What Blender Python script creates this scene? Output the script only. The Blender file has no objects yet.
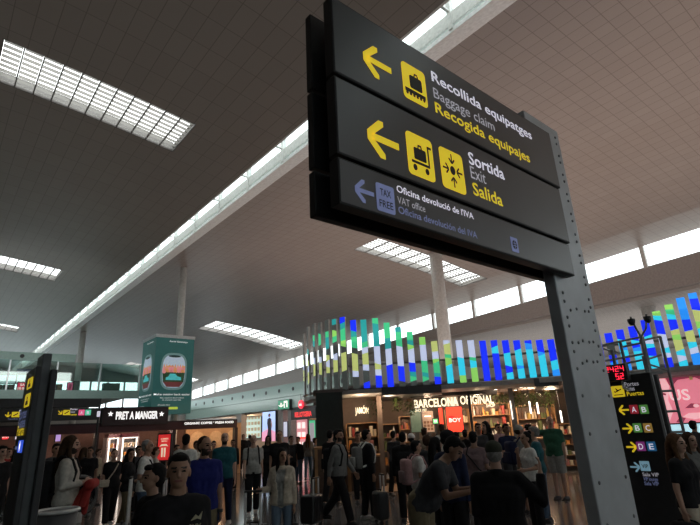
import bpy, bmesh, math, random
from mathutils import Vector, Matrix, Euler
random.seed(7)
C = bpy.context.scene.collection
sc = bpy.context.scene
PI = math.pi

# ------------------------------------------------------------------ camera, world, light, exposure
EYE = 1.75
FPX, PITCH, ROLL, YAW = 492.0, math.radians(18.62), math.radians(-2.85), math.radians(40.42)
Fv = Vector((math.sin(YAW)*math.cos(PITCH), math.cos(YAW)*math.cos(PITCH), math.sin(PITCH)))
R0 = Vector((math.cos(YAW), -math.sin(YAW), 0))
U0 = R0.cross(Fv)
Rv = R0*math.cos(ROLL) + U0*math.sin(ROLL)
Uv = -R0*math.sin(ROLL) + U0*math.cos(ROLL)
cd = bpy.data.cameras.new('camera')
cam = bpy.data.objects.new('camera', cd); C.objects.link(cam)
cd.sensor_fit = 'HORIZONTAL'; cd.sensor_width = 36.0; cd.lens = 36.0*FPX/700.0
cd.clip_start = 0.05; cd.clip_end = 400
M3 = Matrix((Rv, Uv, -Fv)).transposed()
cam.matrix_world = Matrix.Translation((0, 0, EYE)) @ M3.to_4x4()
sc.camera = cam
sc.view_settings.view_transform = 'Standard'
sc.view_settings.look = 'None'
sc.view_settings.exposure = 0.0
sc.view_settings.gamma = 1.0
sc.view_settings.use_curve_mapping = False
sc.cycles.use_denoising = True
sc.cycles.max_bounces = 7
sc.cycles.diffuse_bounces = 4
sc.cycles.sample_clamp_indirect = 4.0

SKY = 3.2
w = bpy.data.worlds.new('world'); sc.world = w; w.use_nodes = True
nt = w.node_tree
bg = nt.nodes['Background']
tc = nt.nodes.new('ShaderNodeTexCoord'); sp = nt.nodes.new('ShaderNodeSeparateXYZ')
rp = nt.nodes.new('ShaderNodeValToRGB')
nt.links.new(tc.outputs['Generated'], sp.inputs[0]); nt.links.new(sp.outputs['Z'], rp.inputs['Fac'])
rp.color_ramp.elements[0].color = (0.80, 0.88, 0.92, 1); rp.color_ramp.elements[0].position = 0.0
rp.color_ramp.elements[1].color = (0.97, 1.0, 0.99, 1); rp.color_ramp.elements[1].position = 0.4
nt.links.new(rp.outputs[0], bg.inputs[0]); bg.inputs[1].default_value = SKY

def portal(loc, rot, sx, sy):
    l = bpy.data.lights.new('daylight_portal', 'AREA'); l.shape = 'RECTANGLE'; l.size = sx; l.size_y = sy
    l.cycles.is_portal = True
    o = bpy.data.objects.new('daylight_portal', l); C.objects.link(o); o.location = loc; o.rotation_euler = rot
    return o

def area(loc, rot, sx, sy, power, col=(1, 1, 1)):
    l = bpy.data.lights.new('fill_light', 'AREA'); l.shape = 'RECTANGLE'; l.size = sx; l.size_y = sy
    l.energy = power; l.color = col
    o = bpy.data.objects.new('fill_light', l); C.objects.link(o); o.location = loc; o.rotation_euler = rot
    return o

def lamp(loc, power, col=(1, .75, .5), r=.12):
    l = bpy.data.lights.new('shop_lamp', 'POINT'); l.energy = power; l.color = col; l.shadow_soft_size = r
    o = bpy.data.objects.new('shop_lamp', l); C.objects.link(o); o.location = loc
    return o

# unseen fill lights added to brighten vaults, lower roof, balcony and green bands
area((-2, 22, 4.4), (PI, 0, 0), 16, 66, 260, (1, .95, .86))
area((16, 5, 4.4), (PI, 0, 0), 13, 34, 980, (1, .79, .68))
area((36, 4, 3.6), (PI, 0, 0), 18, 44, 1500, (1, .95, .9))
area((-8, 45, 4.6), (PI, 0, 0), 24, 26, 160, (.92, 1, .98))
area((-2, 22.5, 5.2), (PI/2, 0, 0), 16, .5, 130, (.95, 1, .97))
area((20.5, 46, 5.0), (0, -PI/2, 0), .6, 30, 260, (.95, 1, .97))

# ------------------------------------------------------------------ picture geometry (rays from the eye to planes)
def ray(x, y): return Fv*FPX + Rv*(x-350) + Uv*(262.5-y)
def atX(x, y, X):
    d = ray(x, y); return Vector((0, 0, EYE)) + d*(X/d.x)
def atY(x, y, Y):
    d = ray(x, y); return Vector((0, 0, EYE)) + d*(Y/d.y)
def atz(x, y, z):
    d = ray(x, y); return Vector((0, 0, EYE)) + d*((z-EYE)/d.z)
def at(x, y, d):
    r = ray(x, y); h = math.hypot(r.x, r.y); return Vector((r.x/h*d, r.y/h*d, EYE + r.z/h*d))
def hory(x):
    lo, hi = 300, 520
    for _ in range(40):
        m = (lo+hi)/2
        if ray(x, m).z > 0: lo = m
        else: hi = m
    return lo
VR = Vector((math.cos(YAW), -math.sin(YAW), 0)); VW = Vector((math.sin(YAW), math.cos(YAW), 0))
def gp(x, wd, z=0.0):                 # floor point seen in column x (at eye height) at forward distance wd
    r = ray(x, hory(x)); k = wd/(r.dot(VW)); return Vector((r.x*k, r.y*k, z))
def zy(x, y, wd):                     # height of pixel (x, y) at forward distance wd
    r = ray(x, y); k = wd/(r.dot(VW)); return EYE + r.z*k

# ------------------------------------------------------------------ materials
MATS = {}
def mat(name, col, rough=.6, metal=0.0, emit=0.0, var=.12, scale=12.0, bump=0.0, spec=.5, ecol=None):
    if name in MATS: return MATS[name]
    m = bpy.data.materials.new(name); m.use_nodes = True; MATS[name] = m
    n = m.node_tree.nodes; L = m.node_tree.links; b = n['Principled BSDF']
    b.inputs['Roughness'].default_value = rough; b.inputs['Metallic'].default_value = metal
    b.inputs['Specular IOR Level'].default_value = spec
    t = n.new('ShaderNodeTexCoord'); no = n.new('ShaderNodeTexNoise'); no.inputs['Scale'].default_value = scale
    no.inputs['Detail'].default_value = 4
    L.new(t.outputs['Object'], no.inputs['Vector'])
    r = n.new('ShaderNodeValToRGB')
    r.color_ramp.elements[0].position = .3; r.color_ramp.elements[1].position = .7
    r.color_ramp.elements[0].color = tuple(max(0, c*(1-var)) for c in col)+(1,)
    r.color_ramp.elements[1].color = tuple(min(1, c*(1+var)) for c in col)+(1,)
    L.new(no.outputs['Fac'], r.inputs['Fac']); L.new(r.outputs[0], b.inputs['Base Color'])
    if bump:
        bp = n.new('ShaderNodeBump'); bp.inputs['Strength'].default_value = bump; bp.inputs['Distance'].default_value = .01
        L.new(no.outputs['Fac'], bp.inputs['Height']); L.new(bp.outputs[0], b.inputs['Normal'])
    if emit:
        b.inputs['Emission Color'].default_value = tuple(ecol or col)+(1,); b.inputs['Emission Strength'].default_value = emit
    return m

def mat_tiles(name, col, line, sx, sy, rough, width=.02, axes='XY', var=.05, spec=.4, stripes=False):
    """panelled surface: joints every sx by sy metres, in world axes"""
    m = bpy.data.materials.new(name); m.use_nodes = True; MATS[name] = m
    n = m.node_tree.nodes; L = m.node_tree.links; b = n['Principled BSDF']
    b.inputs['Roughness'].default_value = rough; b.inputs['Specular IOR Level'].default_value = spec
    t = n.new('ShaderNodeTexCoord'); s = n.new('ShaderNodeSeparateXYZ'); L.new(t.outputs['Object'], s.inputs[0])
    def mth(op, a, v=None, c=None):
        q = n.new('ShaderNodeMath'); q.operation = op
        if hasattr(a, 'links'): L.new(a, q.inputs[0])
        else: q.inputs[0].default_value = a
        if v is not None:
            if hasattr(v, 'links'): L.new(v, q.inputs[1])
            else: q.inputs[1].default_value = v
        return q.outputs[0]
    masks = []; cells = []
    for ax, st in zip(axes, (sx, sy)):
        if not st: continue
        d = mth('DIVIDE', s.outputs[ax], st)
        f = mth('FRACT', d); cells.append(mth('FLOOR', d))
        masks.append(mth('LESS_THAN', f, width/st))
    mk = masks[0]
    for q in masks[1:]: mk = mth('MAXIMUM', mk, q)
    cell = cells[0]
    for q in cells[1:]:
        cell = mth('ADD', mth('MULTIPLY', cell, 17.31), mth('MULTIPLY', q, 5.77))
    wn = n.new('ShaderNodeTexWhiteNoise'); wn.noise_dimensions = '1D'; L.new(cell, wn.inputs['W'])
    r = n.new('ShaderNodeValToRGB'); L.new(wn.outputs['Value'], r.inputs['Fac'])
    r.color_ramp.elements[0].color = tuple(c*(1-var) for c in col)+(1,)
    r.color_ramp.elements[1].color = tuple(min(1, c*(1+var)) for c in col)+(1,)
    mx = n.new('ShaderNodeMixRGB'); L.new(mk, mx.inputs['Fac']); L.new(r.outputs[0], mx.inputs[1]); mx.inputs[2].default_value = tuple(line)+(1,)
    L.new(mx.outputs[0], b.inputs['Base Color'])
    return m

def mat_glass(name, tint, refl=.12, rough=.05):
    m = bpy.data.materials.new(name); m.use_nodes = True; MATS[name] = m
    n = m.node_tree.nodes; L = m.node_tree.links; n.remove(n['Principled BSDF'])
    o = n['Material Output']; t = n.new('ShaderNodeBsdfTransparent'); t.inputs[0].default_value = tuple(tint)+(1,)
    g = n.new('ShaderNodeBsdfGlossy'); g.inputs['Roughness'].default_value = rough
    no = n.new('ShaderNodeTexNoise'); no.inputs['Scale'].default_value = .7
    mp = n.new('ShaderNodeMapRange'); mp.inputs['To Min'].default_value = refl*.8; mp.inputs['To Max'].default_value = refl*1.2
    L.new(no.outputs['Fac'], mp.inputs['Value'])
    x = n.new('ShaderNodeMixShader'); L.new(mp.outputs[0], x.inputs[0]); L.new(t.outputs[0], x.inputs[1]); L.new(g.outputs[0], x.inputs[2])
    L.new(x.outputs[0], o.inputs['Surface']); return m

def glow(name, col, s=1.0):
    return mat(name, col, .4, 0, s, .05, ecol=col)

CEIL = mat_tiles('ceiling_panels', (.33, .285, .26), (.205, .17, .15), .38, .38, .4, .016, var=.03)
CEIL_L = mat_tiles('ceiling_panels_long', (.31, .28, .255), (.20, .175, .16), .38, .76, .36, .016, var=.03)
FLOOR = mat_tiles('floor_stone', (.15, .145, .145), (.08, .08, .08), .9, .9, .13, .008, var=.10, spec=.6)
WHITE = mat('white_paint', (.66, .66, .64), .6)
BEAM = mat('beam_paint', (.80, .81, .80), .5)
FASCIA = mat('fascia_grey', (.40, .37, .36), .6)
RIBBED = mat_tiles('ribbed_ceiling', (.52, .49, .47), (.20, .18, .17), .32, 0, .5, .09, axes='XY')
GREYWALL = mat('grey_wall', (.26, .26, .26), .8)
GREENGLASS = mat('green_glass_band', (.34, .47, .43), .25, var=.08)
GREENRAIL = mat_glass('balcony_glass', (.72, .86, .82), .12)
GLASS = mat_glass('window_glass', (.93, .97, .97), .06)
BLACK = mat('black_satin', (.018, .018, .02), .45)
DARK = mat('dark_panel', (.035, .035, .038), .5)
SIGNF = mat('sign_face', (.14, .145, .15), .36, .6, var=.04, scale=2, spec=.8)
SIGNE = mat('sign_edge', (.012, .013, .014), .5)
STEEL = mat('post_steel', (.52, .535, .56), .45, .3, var=.08, scale=5)
COLUMN = mat('column_paint', (.78, .78, .76), .5)
ALU = mat('aluminium', (.55, .56, .57), .35, .8)
YEL = mat('sign_yellow', (.95, .70, .02), .5, emit=.45, ecol=(1, .72, .03))  # mild glow put into unlit sign lettering, here and in the next colours
SWHITE = mat('sign_white', (.85, .83, .9), .5, emit=.55, ecol=(.88, .84, 1))
SGREY = mat('sign_pale', (.62, .61, .66), .5, emit=.28, ecol=(.75, .73, .82))
SBLUE = mat('sign_blue', (.27, .31, .55), .5, emit=.16, ecol=(.4, .47, .9))

# ------------------------------------------------------------------ mesh helpers
def rmat(a, b):
    """matrix whose z axis runs from a to b"""
    z = (b-a).normalized(); up = Vector((0, 0, 1)) if abs(z.z) < .95 else Vector((0, 1, 0))
    x = up.cross(z).normalized(); y = z.cross(x); return Matrix((x, y, z)).transposed()

class MB:
    def __init__(s): s.v = []; s.f = []; s.m = []; s.cur = 0
    def add(s, vs, fs):
        k = len(s.v); s.v += [tuple(p) for p in vs]; s.f += [tuple(i+k for i in f) for f in fs]; s.m += [s.cur]*len(fs); return s
    def box(s, lo, hi, M=None):
        (a, b, c), (d, e, f) = lo, hi
        vs = [Vector(p) for p in ((a,b,c),(d,b,c),(d,e,c),(a,e,c),(a,b,f),(d,b,f),(d,e,f),(a,e,f))]
        if M: vs = [M @ p for p in vs]
        return s.add(vs, [(3,2,1,0),(4,5,6,7),(0,1,5,4),(1,2,6,5),(2,3,7,6),(3,0,4,7)])
    def rbox(s, lo, hi, r=.02, M=None):
        """box with rounded vertical and horizontal edges"""
        bm = bmesh.new(); bmesh.ops.create_cube(bm, size=1)
        for v in bm.verts: v.co = Vector([lo[i]+(v.co[i]+.5)*(hi[i]-lo[i]) for i in range(3)])
        bmesh.ops.bevel(bm, geom=bm.edges[:], offset=r, segments=3, profile=.5, affect='EDGES')
        bm.verts.index_update()
        vs = [(M @ v.co) if M else v.co.copy() for v in bm.verts]; fs = [[v.index for v in f.verts] for f in bm.faces]
        bm.free(); return s.add(vs, fs)
    def capsule(s, a, b, ra, rb, n=10, caps=True, squash=None):
        a, b = Vector(a), Vector(b); M = rmat(a, b) if (b-a).length > 1e-6 else Matrix.Identity(3); L = (b-a).length
        prof = []
        if caps: prof += [(-ra*math.sin(t), ra*math.cos(t)) for t in (PI/2*.97, PI/3, PI/6)]
        prof += [(0, ra), (L, rb)]
        if caps: prof += [(L+rb*math.sin(t), rb*math.cos(t)) for t in (PI/6, PI/3, PI/2*.97)]
        vs = []
        for z, r in prof:
            for k in range(n):
                p = Vector((r*math.cos(2*PI*k/n), r*math.sin(2*PI*k/n), z)); vs.append(a + M @ p)
        fs = [(i*n+k, i*n+(k+1) % n, (i+1)*n+(k+1) % n, (i+1)*n+k) for i in range(len(prof)-1) for k in range(n)]
        fs.append(tuple(range(n-1, -1, -1))); t = (len(prof)-1)*n; fs.append(tuple(range(t, t+n)))
        return s.add(vs, fs)
    def cyl(s, a, b, r, n=14, rb=None): return s.capsule(a, b, r, r if rb is None else rb, n, False)
    def tube(s, pts, r, n=8):
        pts = [Vector(p) for p in pts]; rings = []
        prevx = None
        for i, p in enumerate(pts):
            t = (pts[min(i+1, len(pts)-1)] - pts[max(i-1, 0)]).normalized()
            if prevx is None:
                up = Vector((0, 0, 1)) if abs(t.z) < .95 else Vector((0, 1, 0)); x = up.cross(t).normalized()
            else: x = (prevx - t*prevx.dot(t)).normalized()
            y = t.cross(x); prevx = x
            rings.append([p + x*r*math.cos(2*PI*k/n) + y*r*math.sin(2*PI*k/n) for k in range(n)])
        vs = [v for g in rings for v in g]
        fs = [(i*n+k, i*n+(k+1) % n, (i+1)*n+(k+1) % n, (i+1)*n+k) for i in range(len(pts)-1) for k in range(n)]
        fs.append(tuple(range(n-1, -1, -1))); t = (len(pts)-1)*n; fs.append(tuple(range(t, t+n)))
        return s.add(vs, fs)
    def ell(s, c, r, n=16, m=10, M=None, fn=None):
        c = Vector(c); vs = []; fs = []
        for i in range(m+1):
            th = PI*i/m
            th = min(max(th, .04), PI-.04)
            for k in range(n):
                ph = 2*PI*k/n; d = Vector((math.sin(th)*math.cos(ph), math.sin(th)*math.sin(ph), math.cos(th)))
                q = fn(d) if fn else 1.0
                p = Vector((d.x*r[0]*q, d.y*r[1]*q, d.z*r[2]*q)); vs.append(c + (M @ p if M else p))
        for i in range(m):
            for k in range(n): fs.append((i*n+k, (i+1)*n+k, (i+1)*n+(k+1) % n, i*n+(k+1) % n))
        fs.append(tuple(range(n))); fs.append(tuple(range(m*n+n-1, m*n-1, -1)))
        return s.add(vs, fs)
    def prism(s, poly, O, ex, ey, d0, d1):
        """extrude a 2-D outline lying in the plane (O, ex, ey) from depth d0 to d1 along the plane's normal ex x ey"""
        O, ex, ey = Vector(O), Vector(ex), Vector(ey); nrm = ex.cross(ey).normalized(); n = len(poly)
        a = [O + ex*x + ey*y + nrm*d0 for x, y in poly]; b = [O + ex*x + ey*y + nrm*d1 for x, y in poly]
        ar = sum(poly[i][0]*poly[(i+1) % n][1]-poly[(i+1) % n][0]*poly[i][1] for i in range(n))
        if ar < 0: a.reverse(); b.reverse()
        return s.add(a+b, [tuple(range(n-1, -1, -1)), tuple(range(n, 2*n))]+[(i, (i+1) % n, n+(i+1) % n, n+i) for i in range(n)])
    def mesh(s, name, mats):
        me = bpy.data.meshes.new(name); me.from_pydata(s.v, [], s.f)
        for m in (mats if isinstance(mats, (list, tuple)) else [mats]): me.materials.append(m)
        if max(s.m or [0]) > 0: me.polygons.foreach_set('material_index', s.m)
        me.update(); return me
    def build(s, name, mats, parent=None, smooth=False, loc=None):
        me = s.mesh(name, mats)
        if smooth:
            for p in me.polygons: p.use_smooth = True
        o = bpy.data.objects.new(name, me); C.objects.link(o)
        if parent is not None: o.parent = parent
        if loc is not None: o.location = loc
        return o

def tag(o, label=None, cat=None, group=None, kind=None):
    if label: o['label'] = label
    if cat: o['category'] = cat
    if group: o['group'] = group
    if kind: o['kind'] = kind
    return o
def empty(name, loc=(0, 0, 0), rz=0, label=None, cat=None, group=None):
    o = bpy.data.objects.new(name, None); C.objects.link(o); o.location = loc; o.rotation_euler = (0, 0, rz)
    o.empty_display_size = .1
    return tag(o, label, cat, group)
def struct(name, mb, m, smooth=False): return tag(mb.build(name, m, None, smooth), kind='structure')
def copy_tree(o, parent=None):
    c = o.copy(); C.objects.link(c)
    if parent is not None: c.parent = parent
    for ch in list(o.children): copy_tree(ch, c)
    return c

def font_mesh(body, bold=0.0):
    cu = bpy.data.curves.new('t', 'FONT'); cu.body = body; cu.size = 1.0; cu.offset = bold; cu.resolution_u = 3
    o = bpy.data.objects.new('t', cu); C.objects.link(o)
    me = bpy.data.meshes.new_from_object(o.evaluated_get(bpy.context.evaluated_depsgraph_get()))
    vs = [v.co.copy() for v in me.vertices]; fs = [tuple(p.vertices) for p in me.polygons]
    bpy.data.objects.remove(o); bpy.data.curves.remove(cu); bpy.data.meshes.remove(me)
    return vs, fs
def letter(mb, body, O, ex, ey, x0, x1, zb, size, off, bold=0.0, curve=None):
    """lettering from x0 to x1 (x1 None: natural width) on baseline zb in the plane (O, ex, ey); size = cap height"""
    vs, fs = font_mesh(body, bold); O, ex, ey = Vector(O), Vector(ex), Vector(ey); n = ex.cross(ey).normalized()
    xa = min(v.x for v in vs); xb = max(v.x for v in vs); sy = size/.73; sx = sy if x1 is None else (x1-x0)/(xb-xa)
    out = [O + ex*(x0+(v.x-xa)*sx) + ey*(zb+v.y*sy) + n*off for v in vs]
    if curve: out = [curve(x0+(v.x-xa)*sx, zb+v.y*sy) for v in vs]
    return mb.add(out, fs)
def txt(name, body, m, parent, O, ex, ey, x0, x1, zb, size, off=.004, bold=0.0):
    return letter(MB(), body, O, ex, ey, x0, x1, zb, size, off, bold).build(name, m, parent)
def rrect(x0, y0, x1, y1, r, n=4):
    pts = []
    for cx, cy, a in ((x1-r, y1-r, 0), (x0+r, y1-r, PI/2), (x0+r, y0+r, PI), (x1-r, y0+r, 3*PI/2)):
        pts += [(cx+r*math.cos(a+PI/2*k/n), cy+r*math.sin(a+PI/2*k/n)) for k in range(n+1)]
    return pts
def circ(cx, cy, r, n=16, ry=None): return [(cx+r*math.cos(2*PI*k/n), cy+(ry or r)*math.sin(2*PI*k/n)) for k in range(n)]
def arrow(cx, cy, s, direction):
    """open airport arrow: shaft and two barbs, pointing along direction (degrees)"""
    a = math.radians(direction); c, q = math.cos(a), math.sin(a)
    T = lambda p: (cx+s*(p[0]*c-p[1]*q), cy+s*(p[0]*q+p[1]*c))
    out = [[(-.5, -.09), (.36, -.09), (.36, .09), (-.5, .09)]]
    for g in (1, -1): out.append([(.5, 0), (.37, -.0), (-.02, .37*g), (-.02, .5*g), (.13, .5*g), (.5, .12*g)])
    return [[T(p) for p in o] for o in out]

# ------------------------------------------------------------------ the hall
def zl(X): return 10 - .06*X - .01*X*X if X > -12 else 9.28 + (X+12)*.18
def zedge(Y): return 9.5 - .042*(max(Y, -6)-3)
def zm(X, Y):
    P = [(7.6, 9.6), (11, 9.82), (15, 9.88), (19, 9.75), (22.4, 9.5), (25, 9.5)]
    for (a, za), (b, zb) in zip(P, P[1:]):
        if X <= b: z = za+(zb-za)*(X-a)/(b-a); break
    else: z = 9.5
    s = (X-7.6)/17.4; return z - .042*(max(Y, -6)-3)*s*s

def surf(xs, ys, fz, holes, th):
    """ceiling sheet on a grid with rectangular openings, thickened upwards"""
    mb = MB()
    for i in range(len(xs)-1):
        for j in range(len(ys)-1):
            cx, cy = (xs[i]+xs[i+1])/2, (ys[j]+ys[j+1])/2
            if any(a < cx < b and c < cy < d for a, b, c, d in holes): continue
            q = [(xs[i], ys[j]), (xs[i], ys[j+1]), (xs[i+1], ys[j+1]), (xs[i+1], ys[j])]
            mb.add([(x, y, fz(x, y)) for x, y in q], [(0, 1, 2, 3)])
            mb.add([(x, y, fz(x, y)+th) for x, y in q], [(3, 2, 1, 0)])
            for k, (di, dj) in enumerate(((-1, 0), (0, 1), (1, 0), (0, -1))):
                pass
    return mb
def cuts(a, b, step, extra):
    n = int((b-a)/step); s = {round(a+(b-a)*k/n, 4) for k in range(n+1)} | set(extra)
    return sorted(s)

SKYL = [(-.05, 4.25, 11.0, 12.65), (-.05, 4.0, 26.0, 28.1), (-.05, 4.2, 41, 43)]
SKYM = [(14.4, 22.4, 14.85, 16.6), (15.2, 23.6, 33.2, 36.4), (15.6, 23.6, 54.5, 57.5), (14.4, 22.4, -3, -1.2)]
fl = MB(); fl.box((-24, -20, -.2), (60, 64, 0)); struct('floor', fl, FLOOR)
struct('ceiling', surf(cuts(-24, 6.25, 1.0, [v for h in SKYL for v in h[:2]]), cuts(-20, 62, 2.0, [v for h in SKYL for v in h[2:]]), lambda x, y: zl(x), SKYL, .25), CEIL_L)
struct('ceiling', surf(cuts(7.6, 25, .9, [v for h in SKYM for v in h[:2]]), cuts(-20, 62, 2.0, [v for h in SKYM for v in h[2:]]), zm, SKYM, .25), CEIL)

# roof light slot between the two vaults: light well with a strip window, a white band and open glazing above
ZE = zl(6.25)
b = MB(); b.add([(7.0, y_, z_) if k == 0 else (7.62, y_, z_) for y_ in (-20, 62) for k, z_ in ((0, 9.34), (1, 9.58), (1, 9.66), (0, 9.44))], [(0, 1, 5, 4), (1, 2, 6, 5), (2, 3, 7, 6), (3, 0, 4, 7), (3, 2, 1, 0), (4, 5, 6, 7)])
struct('trim_1', b, BEAM)
b = MB(); b.box((7.0, -20, 9.52), (7.08, 62, 9.84)); b.box((6.2, -20, ZE), (6.26, 62, 11.3))
struct('trim_2', b, WHITE)
b = MB()
y = -19.0
while y < 62:
    b.box((6.97, y-.05, 9.4), (7.1, y+.05, 11.2)); b.box((6.3, y-.03, 9.84), (7.0, y+.03, 9.89)); y += 2.15
struct('trim_3', b, WHITE)
g = MB(); g.box((7.03, -20, 9.42), (7.04, 62, 9.54)); g.box((7.03, -20, 9.82), (7.04, 62, 11.28)); struct('window_1', g, GLASS)
g = MB(); g.box((6.2, -20, 11.28), (7.1, 62, 11.29)); struct('window_2', g, GLASS)

# skylights with white louvres on dark bars
LOUV = mat('louvre_white', (.8, .8, .76), .6)
_n = LOUV.node_tree; _t = _n.nodes.new('ShaderNodeBsdfTranslucent'); _t.inputs[0].default_value = (.22, .215, .20, 1)
_a = _n.nodes.new('ShaderNodeAddShader'); _p = _n.nodes['Principled BSDF']; _x = _n.nodes.new('ShaderNodeMixShader'); _x.inputs[0].default_value = .75
_n.links.new(_p.outputs[0], _x.inputs[1]); _n.links.new(_t.outputs[0], _x.inputs[2]); _n.links.new(_x.outputs[0], _n.nodes['Material Output'].inputs['Surface']); _n.nodes.remove(_a)
BARS = mat('skylight_bar', (.20, .19, .18), .6)
def skylight(k, h, fz):
    x0, x1, y0, y1 = h; n = 11
    fr = MB()
    for i in range(n+1):
        x = x0+(x1-x0)*i/n; fr.box((x-.014, y0, fz(x, (y0+y1)/2)-.005), (x+.014, y1, fz(x, (y0+y1)/2)+.06))
    for yy in (y0, y1):
        for i in range(n):
            xa, xb = x0+(x1-x0)*i/n, x0+(x1-x0)*(i+1)/n; za_, zb_ = fz(xa, yy), fz(xb, yy); fr.add([(xa, yy-.02, za_), (xb, yy-.02, zb_), (xb, yy+.02, zb_), (xa, yy+.02, za_), (xa, yy-.02, za_+.3), (xb, yy-.02, zb_+.3), (xb, yy+.02, zb_+.3), (xa, yy+.02, za_+.3)], [(3,2,1,0),(4,5,6,7),(0,1,5,4),(1,2,6,5),(2,3,7,6),(3,0,4,7)])
    lv = MB(); m = 9
    for j in range(m):
        yy = y0+(y1-y0)*(j+.5)/m
        for i in range(n):
            xa, xb = x0+(x1-x0)*i/n+.02, x0+(x1-x0)*(i+1)/n-.02; za_, zb_ = fz(xa, yy)+.03, fz(xb, yy)+.03
            dy = (y1-y0)/m*.5*(1 if j < m-1 else .55)
            lv.add([(xa, yy-dy, za_), (xb, yy-dy, zb_), (xb, yy+dy*.88, zb_+.03), (xa, yy+dy*.88, za_+.03)], [(0, 1, 2, 3)])
    o = tag(fr.build('window_%d' % k, BARS), kind='structure')
    lv.build('window_louvres', LOUV, o)
    cx, cy = (x0+x1)/2, (y0+y1)/2; portal((cx, cy, fz(cx, cy)+.4), (0, 0, 0), x1-x0, y1-y0)
for k, h in enumerate(SKYL): skylight(3+k, h, lambda x, y: zl(x))
for k, h in enumerate(SKYM): skylight(6+k, h, zm)
portal((6.7, 21, 10.9), (0, 0, 0), 1.0, 82)

# clerestory at X = 25 and the fascia below it
fa = MB(); gl = MB(); mu = MB()
ys = [-20+2*k for k in range(42)]
FB = lambda Y: 7.05 if Y < 30 else 5.85
for a, c in zip(ys, ys[1:]):
    za, zc = zedge(a), zedge(c)
    gl.add([(25, a, za-1.05), (25, c, zc-1.05), (25, c, zc+.1), (25, a, za+.1)], [(0, 1, 2, 3)])
    for X0, X1 in ((25, 25.5),):
        lo = (FB((a+c)/2),)*2
        mb_v = [(X0, a, lo[0]), (X0, c, lo[1]), (X0, c, zc-1.0), (X0, a, za-1.0), (X1, a, lo[0]), (X1, c, lo[1]), (X1, c, zc-1.0), (X1, a, za-1.0)]
        fa.add(mb_v, [(0, 1, 2, 3), (7, 6, 5, 4), (0, 4, 5, 1), (3, 2, 6, 7), (1, 5, 6, 2), (0, 3, 7, 4)])
y = 8.3 - 3.35*8
while y < 62:
    z = zedge(y); mu.box((24.9, y-.09, z-1.06), (25.1, y+.09, z+.05)); y += 3.3
struct('wall_right', fa, FASCIA); struct('window_10', gl, GLASS); struct('trim_4', mu, WHITE)
portal((25.6, 21, 8.4), (0, PI/2, 0), 1.6, 82)
# lower ribbed roof beyond the clerestory, and the walls that close the hall
b = MB(); b.box((25.4, -20, 6.9), (48, 30, 7.1)); struct('ceiling', b, RIBBED)
b = MB(); b.box((48, -20, 0), (48.3, 30, 7)); b.box((25.5, 30, 0), (48.3, 30.3, 6.95)); struct('wall_east', b, WHITE)
b = MB(); b.box((-24.3, -20, 0), (-24, 62, 7.2)); struct('wall_left', b, GREYWALL)
b = MB(); b.box((-24, -20.3, 0), (48, -20, 5.4)); b.box((-24, -20.3, 7.4), (48, -20, 11.5))
for k in range(25): b.box((-24+3*k-.1, -20.3, 5.4), (-24+3*k+.1, -20, 7.4))
struct('wall_back', b, GREYWALL)
g = MB(); g.box((-24, -20.16, 5.4), (48, -20.14, 7.4)); struct('window_11', g, GLASS)  # unseen strip glazing behind the camera, added to let in fill light
portal((12, -20.4, 6.4), (-PI/2, 0, 0), 72, 2.0)
# far end: glazed wall between slabs
b = MB(); b.box((-24, 62, 0), (25.5, 62.3, 5.2)); b.box((-24, 62, 8.1), (25.5, 62.3, 11.5)); b.box((-24, 61.8, 6.9), (25.5, 62.0, 7.15))
for k in range(28): b.box((-24+1.8*k-.08, 61.95, 5.2), (-24+1.8*k+.08, 62.2, 8.1))
struct('wall_far', b, FASCIA)
g = MB(); g.box((-24, 62.1, 5.2), (25.5, 62.12, 8.1)); struct('window_12', g, GLASS)
portal((0, 62.5, 6.6), (PI/2, 0, 0), 48, 3)

# right-hand far wall: green glass bands over the shop fronts
b = MB(); b.box((25.0, 30, 4.95), (25.3, 62, 5.85)); b.box((24.9, 30, 3.72), (25.3, 62, 4.72)); b.box((24.7, 30, 4.72), (25.4, 62, 4.95))
o = struct('trim_5', b, GREENGLASS)
d = MB(); yy = 31.0
while yy < 62: d.prism(circ(0, 0, .17, 12), (25.0, yy, 5.35), (0, -1, 0), (0, 0, 1), .0, .03); yy += 2.35
d.build('trim_ports', BLACK, o)
# balcony on the left: beam with round ports, glass balustrade, floor edge
b = MB(); b.box((-24, 27, 3.72), (8.6, 27.3, 4.1)); b.box((-24, 27.3, 3.95), (8.6, 61.9, 4.1)); b.box((-24, 27.0, 5.42), (5.2, 27.25, 5.78))
o = struct('trim_6', b, GREENGLASS)
d = MB(); x = -8.0
while x < 5: d.prism(circ(x, 5.6, .09, 12), (0, 27.0, 0), (1, 0, 0), (0, 0, 1), .0, .03); x += 1.0
d.build('trim_ports', BLACK, o)
g = MB(); g.box((-24, 27.1, 4.1), (8.5, 27.12, 5.42)); struct('window_13', g, GREENRAIL)
b = MB()
for k in range(18): b.box((-24+1.9*k-.03, 27.05, 4.1), (-24+1.9*k+.03, 27.2, 5.42))
struct('trim_7', b, ALU)

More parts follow.
